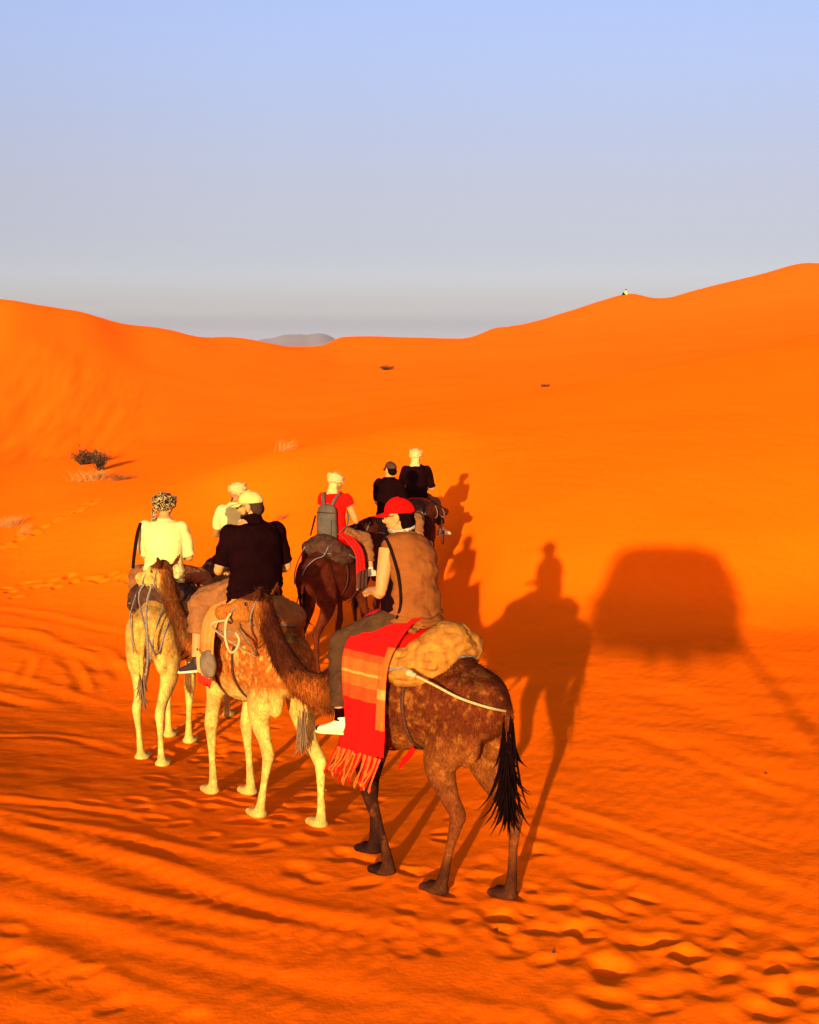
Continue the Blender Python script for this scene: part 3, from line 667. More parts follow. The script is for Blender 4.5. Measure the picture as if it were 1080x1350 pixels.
def striped(name, stops, scale_z):
    """blanket woven in bands: colour by height along the cloth (UV v)"""
    m, nt, b = nt_new(name); uv = nt.nodes.new('ShaderNodeAttribute'); uv.attribute_name = 'band'
    r = nt.nodes.new('ShaderNodeValToRGB'); r.color_ramp.interpolation = 'CONSTANT'; nt.links.new(uv.outputs['Fac'], r.inputs[0])
    while len(r.color_ramp.elements) < len(stops): r.color_ramp.elements.new(.5)
    for e, (p, c) in zip(r.color_ramp.elements, stops): e.position = p; e.color = c + (1,)
    tc = nt.nodes.new('ShaderNodeTexCoord'); n = noise_node(nt, 40, 4, tc.outputs['Object']); mu = nt.nodes.new('ShaderNodeMix'); mu.data_type = 'RGBA'; mu.blend_type = 'MULTIPLY'; mu.inputs['Factor'].default_value = .6
    nt.links.new(r.outputs[0], mu.inputs[6]); nt.links.new(ramp(nt, n.outputs[0], [(.3, .6), (.7, 1.2)]).outputs[0], mu.inputs[7]); nt.links.new(mu.outputs[2], b.inputs['Base Color'])
    b.inputs['Roughness'].default_value = .95; b.inputs['Specular IOR Level'].default_value = .1
    w = noise_node(nt, 260, 2, tc.outputs['Object']); add_bump(nt, b, w.outputs[0], .5, .004)
    return m
def blanket_mesh(G, thick):
    mb = MB(); mb.sheet(G, thick); me = mb.mesh(); nu, nv = G.shape[:2]
    band = np.tile(np.linspace(0, 1, nv), nu); at = me.attributes.new('band', 'FLOAT', 'POINT'); at.data.foreach_set('value', np.concatenate([band, band]).astype(np.float32)); return me
#@@PEOPLE
# ------------------------------------------------------------------ riders
def Rz(a): return Matrix.Rotation(a, 3, 'Z')
def npm(M): return np.array(M)
def hand_parts(mb, wrist, fdir, pnorm, s=1.0, curl=.9, mirror=1):
    """palm, four unequal curled fingers and a thumb from the side of the palm"""
    f = np.array(fdir, float); f /= np.linalg.norm(f); n = np.array(pnorm, float); n -= (n @ f) * f; n /= np.linalg.norm(n); sd = np.cross(n, f) * mirror
    w = np.array(wrist, float)
    P = lambda a, b, c: tuple(w + f * a * s + sd * b * s + n * c * s)
    mb.loft([P(-.02, 0, 0) + (.026 * s, .020 * s), P(.025, .002, 0) + (.034 * s, .017 * s), P(.065, .002, .002) + (.040 * s, .016 * s), P(.090, 0, .004) + (.038 * s, .012 * s)], 10, tuple(sd), 3)
    for k, (o, L) in enumerate(((.031, .070), (.011, .080), (-.010, .074), (-.029, .058))):
        a = curl * (1 + .08 * k); q = [np.array([.085, o, .003])]
        d = 0.0
        for seg, bend in ((.42, .35), (.33, .85), (.25, .9)):
            d += a * bend; q.append(q[-1] + np.array([math.cos(d) * L * seg, 0, math.sin(d) * L * seg]))
        mb.loft([P(*p) + (r * s,) for p, r in zip(q, (.0098, .0092, .0085, .0068))], 8, tuple(sd), 3)
    mb.loft([P(.018, .028, .004) + (.013 * s,), P(.045, .050, .014) + (.0115 * s,), P(.068, .055, .026) + (.010 * s,), P(.088, .046, .036) + (.008 * s,)], 8, tuple(f), 3)
def head_parts(mb, HM, hc, s=1.0):
    T = lambda p: tuple(np.array(hc) + npm(HM) @ (np.array(p) * s))
    e = lambda c, r: mb.ell(T(c), np.array(r) * s, HM, 18, 12)
    e((-.012, 0, .028), (.098, .077, .092)); e((.018, 0, -.040), (.072, .060, .082)); e((.058, 0, -.098), (.028, .030, .024)); e((.066, 0, .022), (.030, .052, .018))
    e((.072, .030, -.028), (.022, .022, .02)); e((.072, -.030, -.028), (.022, .022, .02)); e((.078, 0, -.066), (.02, .026, .013))
    mb.loft([T((.085, 0, .018)) + (.010 * s,), T((.100, 0, -.005)) + (.011 * s,), T((.114, 0, -.028)) + (.016 * s, .013 * s), T((.098, 0, -.040)) + (.012 * s,)], 8, tuple(npm(HM)[:, 1]), 3)
    for q in (1, -1):
        e((-.008, q * .080, -.008), (.024, .011, .034)); e((-.004, q * .078, -.036), (.012, .009, .014))
    return T
TORSO = [(-.03, .150, .115), (.06, .170, .132), (.16, .158, .122), (.27, .148, .112), (.38, .160, .118), (.48, .176, .122), (.555, .178, .105), (.60, .140, .086), (.635, .096, .070), (.665, .068, .062)]
def make_person(label, seat, ang, pose, fit, s=1.0, voxel=.010, seed=1):
    """seat: world point under the pelvis; ang: heading; local x ahead, y left"""
    root = thing('person', label, 'person', seat, ang, 'riders of the caravan')
    root.scale = (s, s, s)
    lean, slouch = pose.get('lean', .05), pose.get('slouch', .03); wide = fit.get('wide', 1.0)
    twist = pose.get('twist', 0.0)
    def sp(z): return np.array([lean * z - slouch * math.sin(min(1, max(0, z / .6)) * math.pi), 0, z])
    skin = skin_mat('skin_' + fit.get('skin', 'tan'), {'tan': (.30, .115, .028), 'fair': (.44, .19, .045), 'dark': (.16, .05, .015)}[fit.get('skin', 'tan')])
    body = MB()
    body.loft([tuple(sp(z)) + (ra * wide, rb) for z, ra, rb in TORSO], 20, (0, 1, 0), 3)
    nb = sp(.60); hc = sp(.655) + np.array(pose.get('head_off', (.035, 0, .104)))
    HM = Rz(pose.get('yaw', 0)) @ Matrix.Rotation(pose.get('pitch', 0), 3, 'Y') @ Matrix.Rotation(pose.get('roll', 0), 3, 'X')
    body.loft([tuple(nb) + (.075, .068), tuple(nb + (hc - nb) * .35) + (.062,), tuple(hc + np.array([-.02, 0, -.06])) + (.058,), tuple(hc + np.array([-.012, 0, 0])) + (.055,)], 12, (0, 1, 0), 3)
    HT = head_parts(body, HM, hc)
    arms = {}
    for q, nm in ((1, 'l'), (-1, 'r')):
        sh = sp(.545) + np.array([0, q * .185 * wide, 0]); el = np.array(pose['elbow_' + nm]); wr = np.array(pose['wrist_' + nm])
        ar = [(sh, .062), (sh * .7 + el * .3, .056), (sh * .35 + el * .65, .049), (el, .041), (el * .7 + wr * .3, .042), (el * .3 + wr * .7, .033), (wr, .026)]
        body.loft([tuple(p) + (r,) for p, r in ar], 12, (.3, .2, .9), 3)
        hand_parts(body, wr, wr - el, pose.get('palm_' + nm, (0, -q * .5, -.8)), 1.0, pose.get('curl', .9), q)
        arms[nm] = ar
    legs = {}
    for q, nm in ((1, 'l'), (-1, 'r')):
        hp = np.array([.02, q * .095, .06]); kn = np.array(pose['knee_' + nm]); an = np.array(pose['ankle_' + nm])
        lg = [(hp, .098), (hp * .65 + kn * .35, .090), (hp * .3 + kn * .7, .074), (kn, .062), (kn * .68 + an * .32, .060), (kn * .35 + an * .65, .047), (an, .036)]
        body.loft([tuple(p) + (r,) for p, r in lg], 14, (.4, .1, .5), 3)
        legs[nm] = lg
    obj('body', remesh(body, voxel * .72, 2), skin, root)
    # face details
    for q in (1, -1):
        m = MB(); m.ell(HT((.083, q * .031, .004)), (.008, .013, .009), HM, 10, 6); obj('eye', m.mesh(), EYE, root)
    # clothes --------------------------------------------------
    top = MB(); infl = fit.get('infl', .018) + .005; hem = fit.get('hem', -.03)
    ts = [(z, ra, rb) for z, ra, rb in TORSO if z > hem and z < .625]
    ts = [(hem, TORSO[1][1] + .012, TORSO[1][2] + .014)] + ts
    top.loft([tuple(sp(z)) + ((ra + infl + fit.get('boxy', 0) * (z < .5)) * wide, rb + infl + fit.get('boxy', 0) * .6 * (z < .5)) for z, ra, rb in ts] + [tuple(sp(.628)) + (.108, .086), tuple(sp(.648)) + (.086, .078)], 22, (0, 1, 0), 3)
    sl = fit.get('sleeve', .6)
    for nm in 'lr':
        ar = arms[nm]
        if sl > 0:
            P = np.array([np.r_[p, r] for p, r in ar[:4]]); R_ = resample(P, 4); n = max(3, int(len(R_) * sl))
            k = 1 if sl <= 1 else 1
            st = [tuple(v[:3]) + (v[3] + .017 + .010 * i / n,) for i, v in enumerate(R_[:n])]
            if sl > 1:
                R2 = resample(np.array([np.r_[p, r] for p, r in ar]), 3); st = [tuple(v[:3]) + (v[3] + .015,) for v in R2[:int(len(R2) * min(1, sl / 2 + .0))]]
            top.loft(st, 14, (.3, .2, .9), 1)
        else:
            sh = ar[0][0]; top.ell(tuple(sh * .94), (.062, .055, .05))
    if sl > 0:
        for nm in 'lr': top.ell(tuple(arms[nm][0][0] * np.array([1, .97, 1.0])), (.084, .080, .078))
    me = remesh(top, voxel, 4)
    wr_amp = fit.get('wrinkle', .011)
    wrinkle(me, wr_amp, lambda V: 1.2 * fbm(np.column_stack([V[:, 0] * 5 + V[:, 2] * 9, V[:, 1] * 5 - V[:, 2] * 7, V[:, 2] * 3]) + seed, 2, seed) -.35 * np.maximum(0, .16 - np.abs(fbm(np.column_stack([V[:, 0] * 5 + V[:, 2] * 8, V[:, 1] * 5 - V[:, 2] * 6, V[:, 2] * 3]) + seed + 4, 2, seed + 1))) * 5 + .5 * fbm(V * 14, 2, seed + 4) + (1 - smooth(hem, hem + .22, V[:, 2])) * 1.3 * np.sin(V[:, 2] * 95 + 6 * fbm(V * 6, 2, seed + 2)) + .7 * np.abs(fbm(V * np.array([4, 4, 9]) + 3, 2, seed + 9)))
    obj(fit.get('top_name', 'shirt'), me, fit['top'], root)
    tr = MB(); cut = fit.get('trouser', .92); bag = fit.get('bag', .016) + .006
    tr.ell((.0, 0, .045), (.135, .178 * wide, .10)); tr.ell((-.03, 0, .09), (.115, .165 * wide, .07))
    for nm in 'lr':
        R_ = resample(np.array([np.r_[p, r] for p, r in legs[nm]]), 4); n = int(len(R_) * cut)
        tr.loft([tuple(v[:3]) + (v[3] + bag + .010 * (i / len(R_)),) for i, v in enumerate(R_[:n])], 16, (.4, .1, .5), 1)
    me = remesh(tr, voxel, 2)
    wrinkle(me, .011, lambda V: -.9 * np.maximum(0, .16 - np.abs(fbm(V * np.array([8, 8, 13]) + seed, 2, seed + 40))) * 5 + fbm(V * np.array([9, 9, 12]) + seed * 2, 3, seed + 20) + .6 * np.sin(V[:, 2] * 55 + V[:, 0] * 30 + 5 * fbm(V * 5, 2, seed)))
    obj(fit.get('leg_name', 'trousers'), me, fit['legs'], root)
    # shoes
    for q, nm in ((1, 'l'), (-1, 'r')):
        an = legs[nm][-1][0]; ta = pose.get('toe_' + nm, q * .35); tp = pose.get('toe_pitch', .05)
        M = Rz(ta) @ Matrix.Rotation(tp, 3, 'Y'); T = lambda p: tuple(an + npm(M) @ np.array(p))
        up = MB()
        up.loft([T((-.085, 0, -.055)) + (.026, .03), T((-.06, 0, -.045)) + (.036, .046), T((0, 0, -.042)) + (.040, .050), T((.06, 0, -.055)) + (.043, .038), (T((.12, 0, -.066))) + (.045, .029), T((.17, 0, -.072)) + (.036, .022), T((.195, 0, -.074)) + (.016, .012)], 14, tuple(npm(M)[:, 1]), 3)
        up.loft([T((-.02, 0, .03)) + (.044,), T((-.015, 0, 0)) + (.044,), T((-.01, 0, -.03)) + (.044,)], 12, tuple(npm(M)[:, 0]), 2)
        sh = obj('shoe', remesh(up, .007, 2), fit['shoe'], root)
        so = MB()
        G = [T((x, 0, -.094)) + (w, .014) for x, w in ((-.10, .018), (-.085, .036), (-.04, .041), (.03, .042), (.10, .050), (.16, .045), (.20, .026), (.212, .01))]
        so.loft(G, 12, tuple(npm(M)[:, 1]), 3); obj('sole', so.mesh(), fit.get('sole', fit['shoe']), sh)
        if fit.get('socks'):
            sk = MB(); sk.loft([T((-.012, 0, .085)) + (.043,), T((-.012, 0, .04)) + (.042,), T((-.01, 0, 0)) + (.046,)], 12, (1, 0, 0), 2); obj('sock', sk.mesh(), fit['socks'], root)
        if fit.get('toe'):
            m = MB(); m.ell(T((.185, 0, -.070)), (.024, .030, .020), M, 12, 8); obj('toe_cap', m.mesh(), fit['toe'], sh)
            m = MB(); m.ell(T((-.072, 0, -.062)), (.034, .041, .022), M, 12, 8); obj('heel_patch', m.mesh(), fit['toe'], sh)
        if fit.get('laces'):
            lc = MB()
            for i in range(4): lc.loft([T((.02 + .022 * i, -.03, -.022 - .011 * i)) + (.005,), T((.028 + .022 * i, 0, -.006 - .012 * i)) + (.005,), T((.02 + .022 * i, .03, -.022 - .011 * i)) + (.005,)], 5, (1, 0, 0), 3)
            obj('laces', lc.mesh(), fit['laces'], sh)
    return dict(root=root, HT=HT, HM=HM, hc=hc, sp=sp, arms=arms, legs=legs, wide=wide)
def hair_part(p, mat, low=-.02, full=1.0, name='hair', seed=4):
    m = MB(); HT, HM = p['HT'], p['HM']
    m.ell(HT((-.030, 0, .020)), np.array((.090, .082, .080)) * full, HM); m.ell(HT((-.062, 0, -.03 + low)), (.056, .080, .062 - low), HM)
    me = remesh(m, .008, 1); wrinkle(me, .006, lambda V: fbm(V * np.array([60, 60, 18]), 2, seed)); return obj(name, me, mat, p['root'])
def beard_part(p, mat):
    m = MB(); HT, HM = p['HT'], p['HM']
    m.ell(HT((.045, 0, -.088)), (.055, .058, .040), HM); m.ell(HT((.078, 0, -.048)), (.018, .030, .008), HM)
    for q in (1, -1): m.loft([HT((.0, q * .070, -.02)) + (.012, .018), HT((.01, q * .066, -.06)) + (.018, .02), HT((.04, q * .045, -.09)) + (.025,)], 8, (0, 0, 1), 3)
    me = remesh(m, .006, 1); wrinkle(me, .006, lambda V: fbm(V * 80, 2, 5)); return obj('beard', me, mat, p['root'])
def glasses_part(p, mat, lens):
    HT, HM = p['HT'], p['HM']; g = None
    fr = MB()
    for q in (1, -1):
        st = [HT((.104, q * .034 + .026 * math.cos(a), .004 + .019 * math.sin(a))) + (.003, .003) for a in np.linspace(0, 2 * math.pi, 16, endpoint=False)]
        fr.loft(st, 5, tuple(npm(HM)[:, 0]), 1, True)
        fr.loft([HT((.100, q * .060, .010)) + (.003,), HT((.05, q * .078, .010)) + (.003,), HT((-.01, q * .083, .006)) + (.003,)], 5, (0, 0, 1), 2)
    fr.loft([HT((.106, .010, .008)) + (.003,), HT((.109, 0, .010)) + (.003,), HT((.106, -.010, .008)) + (.003,)], 5, (0, 0, 1), 2)
    g = obj('glasses', fr.mesh(), mat, p['root'])
    for q in (1, -1):
        m = MB(); m.ell(HT((.103, q * .034, .004)), (.003, .025, .018), HM, 12, 8); obj('lens', m.mesh(), lens, g)
def cap_part(p, mat, back=False, name='cap', h=.105):
    HT, HM = p['HT'], p['HM']; nu, nv = 28, 9; sgn = -1 if back else 1
    V = []; F = []
    for i in range(nv):
        t = i / (nv - 1) * math.pi / 2
        for j in range(nu):
            a = 2 * math.pi * j / nu
            x, y, z = -.012 + .112 * math.cos(a) * math.cos(t * .98) , .092 * math.sin(a) * math.cos(t * .98), .026 + h * math.sin(t)
            z += .006 * math.cos(a) * sgn + (.004 * (abs(math.sin(3 * a)) - .5)) * math.sin(t * 2)
            V.append(HT((x, y, z)))
    for i in range(nv - 1):
        for j in range(nu): j2 = (j + 1) % nu; F.append((i * nu + j, i * nu + j2, (i + 1) * nu + j2, (i + 1) * nu + j))
    V += [tuple(np.array(HT((-.012, 0, .028))) + (np.array(v) - np.array(HT((-.012, 0, .028)))) * .955) for v in V[:nu * nv]]; o = nu * nv
    F += [tuple(k + o for k in f[::-1]) for f in F]
    for j in range(nu): j2 = (j + 1) % nu; F.append((j2, j, j + o, j2 + o))
    m = MB(); m.add(V, F); c = obj(name, m.mesh(), mat, p['root'])
    G = np.zeros((15, 7, 3))
    for i, a in enumerate(np.linspace(-1.15, 1.15, 15)):
        for j in range(7):
            t = j / 6; r = t * .078 * math.cos(a * 1.05) ** .55
            x = -.012 + .110 * math.cos(a) + r; y = .091 * math.sin(a) * (1 - .12 * t); z = .026 - .022 * t - .30 * y * y * 10 * t * .35 + .004
            G[i, j] = HT((sgn * (x + .012) - .012, sgn * y, z))
    m = MB(); m.sheet(G, .006); obj('brim', m.mesh(), mat, c)
    m = MB(); m.ell(HT((-.012, 0, .028 + h)), (.008, .008, .003), HM, 8, 5); obj('button', m.mesh(), mat, c)
    return c
def turban_part(p, mat, seed=2, size=1.0, tail=None, name='headscarf', cover_neck=False):
    HT, HM = p['HT'], p['HM']; m = MB(); rng = np.random.default_rng(seed)
    m.ell(HT((-.018, 0, .052)), np.array((.112, .094, .092)) * size, HM)
    for k in range(4):
        tilt = rng.uniform(-.35, .35); tl = rng.uniform(-.3, .3); st = []
        for a in np.linspace(0, 2 * math.pi, 24, endpoint=False):
            st.append(HT((-.016 + .104 * size * math.cos(a), .090 * size * math.sin(a), .030 + .022 * k + .06 * tilt * math.cos(a) + .05 * tl * math.sin(a))) + (.023, .020))
        m.loft(st, 8, tuple(npm(HM)[:, 2]), 1, True)
    if cover_neck:
        m.loft([HT((-.06, 0, .02)) + (.075, .05), HT((-.075, 0, -.07)) + (.072, .05), HT((-.085, 0, -.15)) + (.095, .05), HT((-.08, 0, -.19)) + (.10, .04)], 12, tuple(npm(HM)[:, 1]), 3)
    if tail:
        m.loft([HT((-.10, .02, .03)) + (.03, .02), HT((-.13, .03, -.03)) + (.035, .016), HT((-.14, .035, -.11)) + (.03, .012), HT((-.145, .03, -.17)) + (.022, .008)], 8, tuple(npm(HM)[:, 1]), 3)
    me = remesh(m, .007, 1); wrinkle(me, .007, lambda V: fbm(V * np.array([22, 22, 40]), 3, seed) + .6 * np.sin(V[:, 2] * 160 + 9 * fbm(V * 9, 2, seed + 1)))
    return obj(name, me, mat, p['root'])
#@@CAST
# ------------------------------------------------------------------ the caravan
GINGER = (.36, .080, .007); CREAM = (.60, .36, .060); DARK = (.045, .008, .0025); UMBER = (.085, .016, .004); BLK = (.017, .005, .003)
SPEC_A = dict(body=(.095, .016, .0027), mane=(.040, .008, .0025), pale=(.34, .10, .010), foot=BLK, frost=.58, under=.30, leg=(.11, .024, .005), leg_w=.55, foot_w=.7, foot_z=.12, front_dark=.85, top_w=.7, face=.9, neck=(.30, .065, .006))
SPEC_B = dict(body=GINGER, mane=(.075, .016, .003), pale=CREAM, foot=(.34, .11, .02), frost=.65, under=.8, leg=(.60, .37, .065), leg_w=.95, foot_w=.2, top_w=.40, face=.9)
SPEC_C = dict(body=(.47, .22, .030), mane=(.24, .075, .010), pale=(.62, .38, .065), foot=(.50, .28, .05), frost=.6, under=.6, leg=(.62, .39, .068), leg_w=.9, foot_w=.2, top_w=.4)
SPEC_D = dict(body=(.26, .085, .014), mane=UMBER, pale=(.45, .22, .04), foot=(.24, .09, .02), frost=.4, under=.4, leg_w=.6, foot_w=.3)
SPEC_E = dict(body=(.080, .011, .003), mane=(.035, .006, .002), pale=(.13, .024, .005), foot=UMBER, frost=.4, under=.2, leg=(.11, .019, .005), leg_w=.5, foot_w=.3, face=.2)
SPEC_G = dict(body=(.065, .010, .003), mane=(.030, .005, .002), pale=(.10, .02, .005), foot=UMBER, frost=.4, under=.2, leg=(.08, .014, .004), leg_w=.4, foot_w=.3, face=.2)
CM = {}
CM['A'] = make_camel('camel', 'nearest dark brown camel with ginger neck, carrying the rider in the red cap', (.06, 9.72), 135, SPEC_A, dict(fl=-.34, fr=.12, rl=.24, rr=-.16), .24, .78, .30, 1.86, .0115, 16000, True, 11)
CM['B'] = make_camel('camel', 'ginger camel with pale cream legs, second in line, under the black shirted rider', (-1.33, 11.75), 121, SPEC_B, dict(fl=.22, fr=.02, rl=.30, rr=-.28), .28, .76, .30, 1.92, .0125, 14000, False, 12)
CM['C'] = make_camel('camel', 'pale sandy camel seen from behind at the left end of the caravan', (-2.62, 14.35), 86, SPEC_C, dict(fl=.16, fr=-.10, rl=.10, rr=-.18), .30, .72, .3, 1.92, .0145, 8000, False, 13)
CM['D'] = make_camel('camel', 'tan camel mostly hidden behind the black shirted rider', (-2.18, 16.85), 78, SPEC_D, dict(fl=-.1, fr=.15, rl=.1, rr=-.15), .45, .6, .5, 1.86, .018, 0, False, 14)
CM['E'] = make_camel('camel', 'dark reddish brown camel turning its head left, under the backpack rider', (-1.08, 19.0), 66, SPEC_E, dict(fl=-.15, fr=.25, rl=.05, rr=-.12), -.06, .50, 1.75, 1.90, .018, 0, True, 15)
CM['F'] = make_camel('camel', 'dark brown camel hidden behind the red cap rider, under the rider in dark cap', (-.36, 21.3), 62, SPEC_G, dict(fl=.1, fr=-.1, rl=-.1, rr=.15), -.1, .65, -.2, 1.9, .02, 0, True, 16)
CM['G'] = make_camel('camel', 'dark maroon camel leading the caravan, seen from behind', (.12, 23.3), 92, SPEC_G, dict(fl=-.1, fr=.1, rl=.1, rr=-.1), .1, .7, 0, 1.9, .02, 0, True, 17)

TAN_PAD = cloth('tan_canvas', (.44, .165, .016), (.26, .085, .010), 16, weave=500, bump=.5)
OLIVE_PAD = cloth('ochre_canvas', (.30, .10, .018), (.18, .058, .012), 7, weave=500, bump=.5)
BROWN_PAD = cloth('dark_brown_blanket', (.075, .028, .012), (.035, .012, .006), 12, weave=400, bump=.6)
RED = cloth('red_wool', (.62, .005, .001), (.50, .004, .001), 10, weave=400, bump=.5)
ORANGE = cloth('orange_wool', (.52, .10, .010), (.40, .07, .007), 12, weave=400, bump=.5)
GREY_CANVAS = cloth('grey_brown_canvas', (.20, .13, .06), (.13, .08, .035), 10, weave=500, bump=.5)
make_saddle(CM['A'], 'bulky tan canvas saddle pad behind the rider in the red cap', TAN_PAD, RED, voxel=.011, seed=3, bulk=1.12)
make_saddle(CM['B'], 'ochre canvas saddle pad under the rider in the black shirt', OLIVE_PAD, ORANGE, voxel=.013, seed=5, bulk=1.05)
make_saddle(CM['C'], 'dark brown saddle pad with grey ropes on the pale sandy camel', BROWN_PAD, BROWN_PAD, voxel=.015, seed=7)
make_saddle(CM['D'], 'dark saddle pad on the tan camel hidden behind the black shirted rider', BROWN_PAD, BROWN_PAD, voxel=.02, seed=9)
make_saddle(CM['E'], 'dark brown saddle pad below the grey backpack', BROWN_PAD, RED, voxel=.018, seed=11, bulk=1.1)
make_saddle(CM['F'], 'dark saddle pad under the rider in the dark cap', BROWN_PAD, BROWN_PAD, voxel=.02, seed=13)
make_saddle(CM['G'], 'dark maroon saddle pad on the leading camel', BROWN_PAD, RED, voxel=.02, seed=15, bulk=1.1)

# blanket on the nearest camel: bands of red and orange, knotted fringe
def near_blanket():
    cm = CM['A']; root = thing('saddle_blanket', 'red and orange striped wool blanket with long fringe on the nearest camel', 'blanket', cm['root'].location, cm['ang'])
    Rr, Oo, Do, Yl = (.62, .004, .001), (.56, .085, .007), (.50, .045, .004), (.60, .22, .03)
    m = striped('striped_wool', [(0, Rr), (.40, Do), (.445, Oo), (.515, Yl), (.53, Oo), (.60, Do), (.68, Rr)], 1)
    G = drape(-.06, .36, 1, 1.96, 1.00, .075, 16, 48, .01, 0, 1); obj('blanket_cloth', blanket_mesh(G, .014), m, root)
    G2 = drape(.0, .34, -1, 1.955, 1.15, .075, 12, 30, .01, 0, 2); obj('blanket_cloth', blanket_mesh(G2, .014), m, root)
    Gb = drape(-.115, -.045, 1, 1.965, 1.02, .092, 5, 48, .01, 0, 4); m2 = striped('edge_band', [(0, Rr), (.34, Oo), (.60, Yl), (.66, Oo), (.84, Rr)], 1); obj('edge_band', blanket_mesh(Gb, .014), m2, root)
    rng = np.random.default_rng(4); yb = G[8, -1, 1]
    FR = cloth('fringe_wool', (.62, .035, .006), (.66, .10, .015), 30, weave=300, bump=.6)
    for k in range(26):
        t = (k + .5) / 26; x = -.11 + .47 * t; grp = math.sin(k * 1.3) * .02
        L = rng.uniform(.17, .25); dx = .10 + grp + rng.normal(0, .02); mb = MB()
        z0 = 1.01; y0 = yb + .005
        mb.loft([(x, y0, z0, .009), (x + dx * .35, y0 + rng.normal(0, .008) + .01, z0 - L * .45, .007), (x + dx * .8, y0 + rng.normal(0, .015) + .015, z0 - L * .85, .007), (x + dx, y0 + .015, z0 - L, .012), (x + dx * 1.05, y0 + .015, z0 - L - .025, .003)], 6, (1, 0, 0), 3)
        obj('tassel', mb.mesh(), (FR, RED, ORANGE)[k % 3], root)
    # a loose red end hanging under the belly
    mb = MB(); mb.loft([(-.20, .24, 1.06, .02, .008), (-.17, .25, 1.01, .026, .008), (-.11, .26, .94, .020, .007), (-.06, .26, .88, .006, .004)], 8, (1, 0, 0), 4); obj('loose_end', mb.mesh(), RED, root)
near_blanket()
def side_blanket(k, label, x0, x1, ztop, zbot, mats, sides=(1, -1)):
    cm = CM[k]; root = thing('saddle_blanket', label, 'blanket', cm['root'].location, cm['ang'])
    for s in sides: obj('blanket_cloth', blanket_mesh(drape(x0, x1, s, ztop, zbot, .085, 12, 26, 0, .03, s), .014), mats, root)
    return root
sb = side_blanket('B', 'orange and red blanket hanging beside the trouser leg of the black shirted rider', -.02, .26, 1.95, 1.42, striped('b_bands', [(0, (.66, .20, .03)), (.5, (.72, .16, .02)), (.72, (.78, .02, .005)), (.86, (.72, .30, .06))], 1))
pg = MB(); pg.loft([(.02, .43, 1.46, .03, .03), (.03, .45, 1.40, .13, .05), (.04, .455, 1.32, .14, .055), (.04, .45, 1.25, .10, .045), (.04, .44, 1.22, .04, .02)], 16, (1, 0, 0), 4)
o = obj('saddle_bag', remesh(pg, .012, 2), GREY_CANVAS); o.location = CM['B']['root'].location; o.rotation_euler = (0, 0, CM['B']['ang']); tag(o, 'grey brown canvas pouch hanging on the ginger camel behind the trouser leg', 'bag')
side_blanket('E', 'red blanket with orange edge under the backpack rider', -.12, .14, 1.95, 1.42, striped('e_bands', [(0, (.75, .012, .004)), (.74, (.72, .30, .06)), (.8, (.09, .03, .012))], 1))
side_blanket('G', 'dark red blanket under the leading rider', -.2, .12, 1.95, 1.35, striped('g_bands', [(0, (.50, .012, .006)), (.45, (.10, .02, .01))], 1))

# ---------------------------------------------------------------- riders
WHITE = cloth('cream_cotton', (.62, .50, .14), (.56, .44, .115), 5, weave=800)
BLACKC = cloth('black_cotton', (.009, .0018, .0016), (.006, .0012, .0012), 6, weave=800)
BROWNC = cloth('brown_cotton', (.215, .060, .009), (.175, .046, .007), 5, weave=700)
OLIVE = cloth('dark_olive_cloth', (.062, .026, .008), (.045, .018, .006), 12, weave=700)
KHAKI = cloth('khaki_cloth', (.24, .085, .020), (.17, .058, .014), 8, weave=700)
REDCAP = cloth('red_cap_cloth', (.70, .003, .001), (.66, .003, .001), 5, weave=900, bump=.15)
CREAMC = cloth('cream_scarf', (.60, .43, .10), (.50, .33, .07), 14, weave=600)
DARKCAP = cloth('dark_cap_cloth', (.07, .028, .014), (.05, .02, .01), 8)
GREYP = cloth('grey_pack_cloth', (.095, .068, .040), (.07, .05, .03), 8, weave=600)
BLK_STRAP = plain('black_strap', (.008, .003, .002), .8, 0, .05)
SHOE_W = plain('white_shoe', (.66, .56, .26), .6); SHOE_B = plain('black_shoe', (.02, .008, .006), .6); SOLE_W = plain('pale_sole', (.62, .52, .22), .6)
HAIR_B = plain('black_hair', (.006, .002, .0012), .9, 0, .0); HAIR_G = plain('greying_hair', (.040, .018, .008), .8, 0, .05)
def patterned(name, a, b_, scale, th0=.06):
    m, nt, bs = nt_new(name); tc = nt.nodes.new('ShaderNodeTexCoord'); v = nt.nodes.new('ShaderNodeTexVoronoi'); v.inputs['Scale'].default_value = scale; v.feature = 'DISTANCE_TO_EDGE'
    nz = noise_node(nt, scale * .5, 2, tc.outputs['Object']); nt.links.new(mix_col(nt, .25, tc.outputs['Object'], nz.outputs['Color']), v.inputs['Vector'])
    r = ramp(nt, v.outputs['Distance'], [(th0, a), (th0 * 2, b_)]); nt.links.new(r.outputs[0], bs.inputs['Base Color']); bs.inputs['Roughness'].default_value = .9; bs.inputs['Specular IOR Level'].default_value = .1; return m
PAT_BW = patterned('black_cream_print', (.46, .30, .09), (.012, .005, .004), 22, .045)
PAT_Y = patterned('checked_cream', (.24, .13, .04), (.62, .46, .12), 45)
LENS = plain('dark_lens', (.01, .006, .005), .1, 0, .6)
SEAT_Z = 1.875
def seat(k, x=.06, dz=0.0): return to_world(CM[k], (x, 0, SEAT_Z + dz))
P = {}
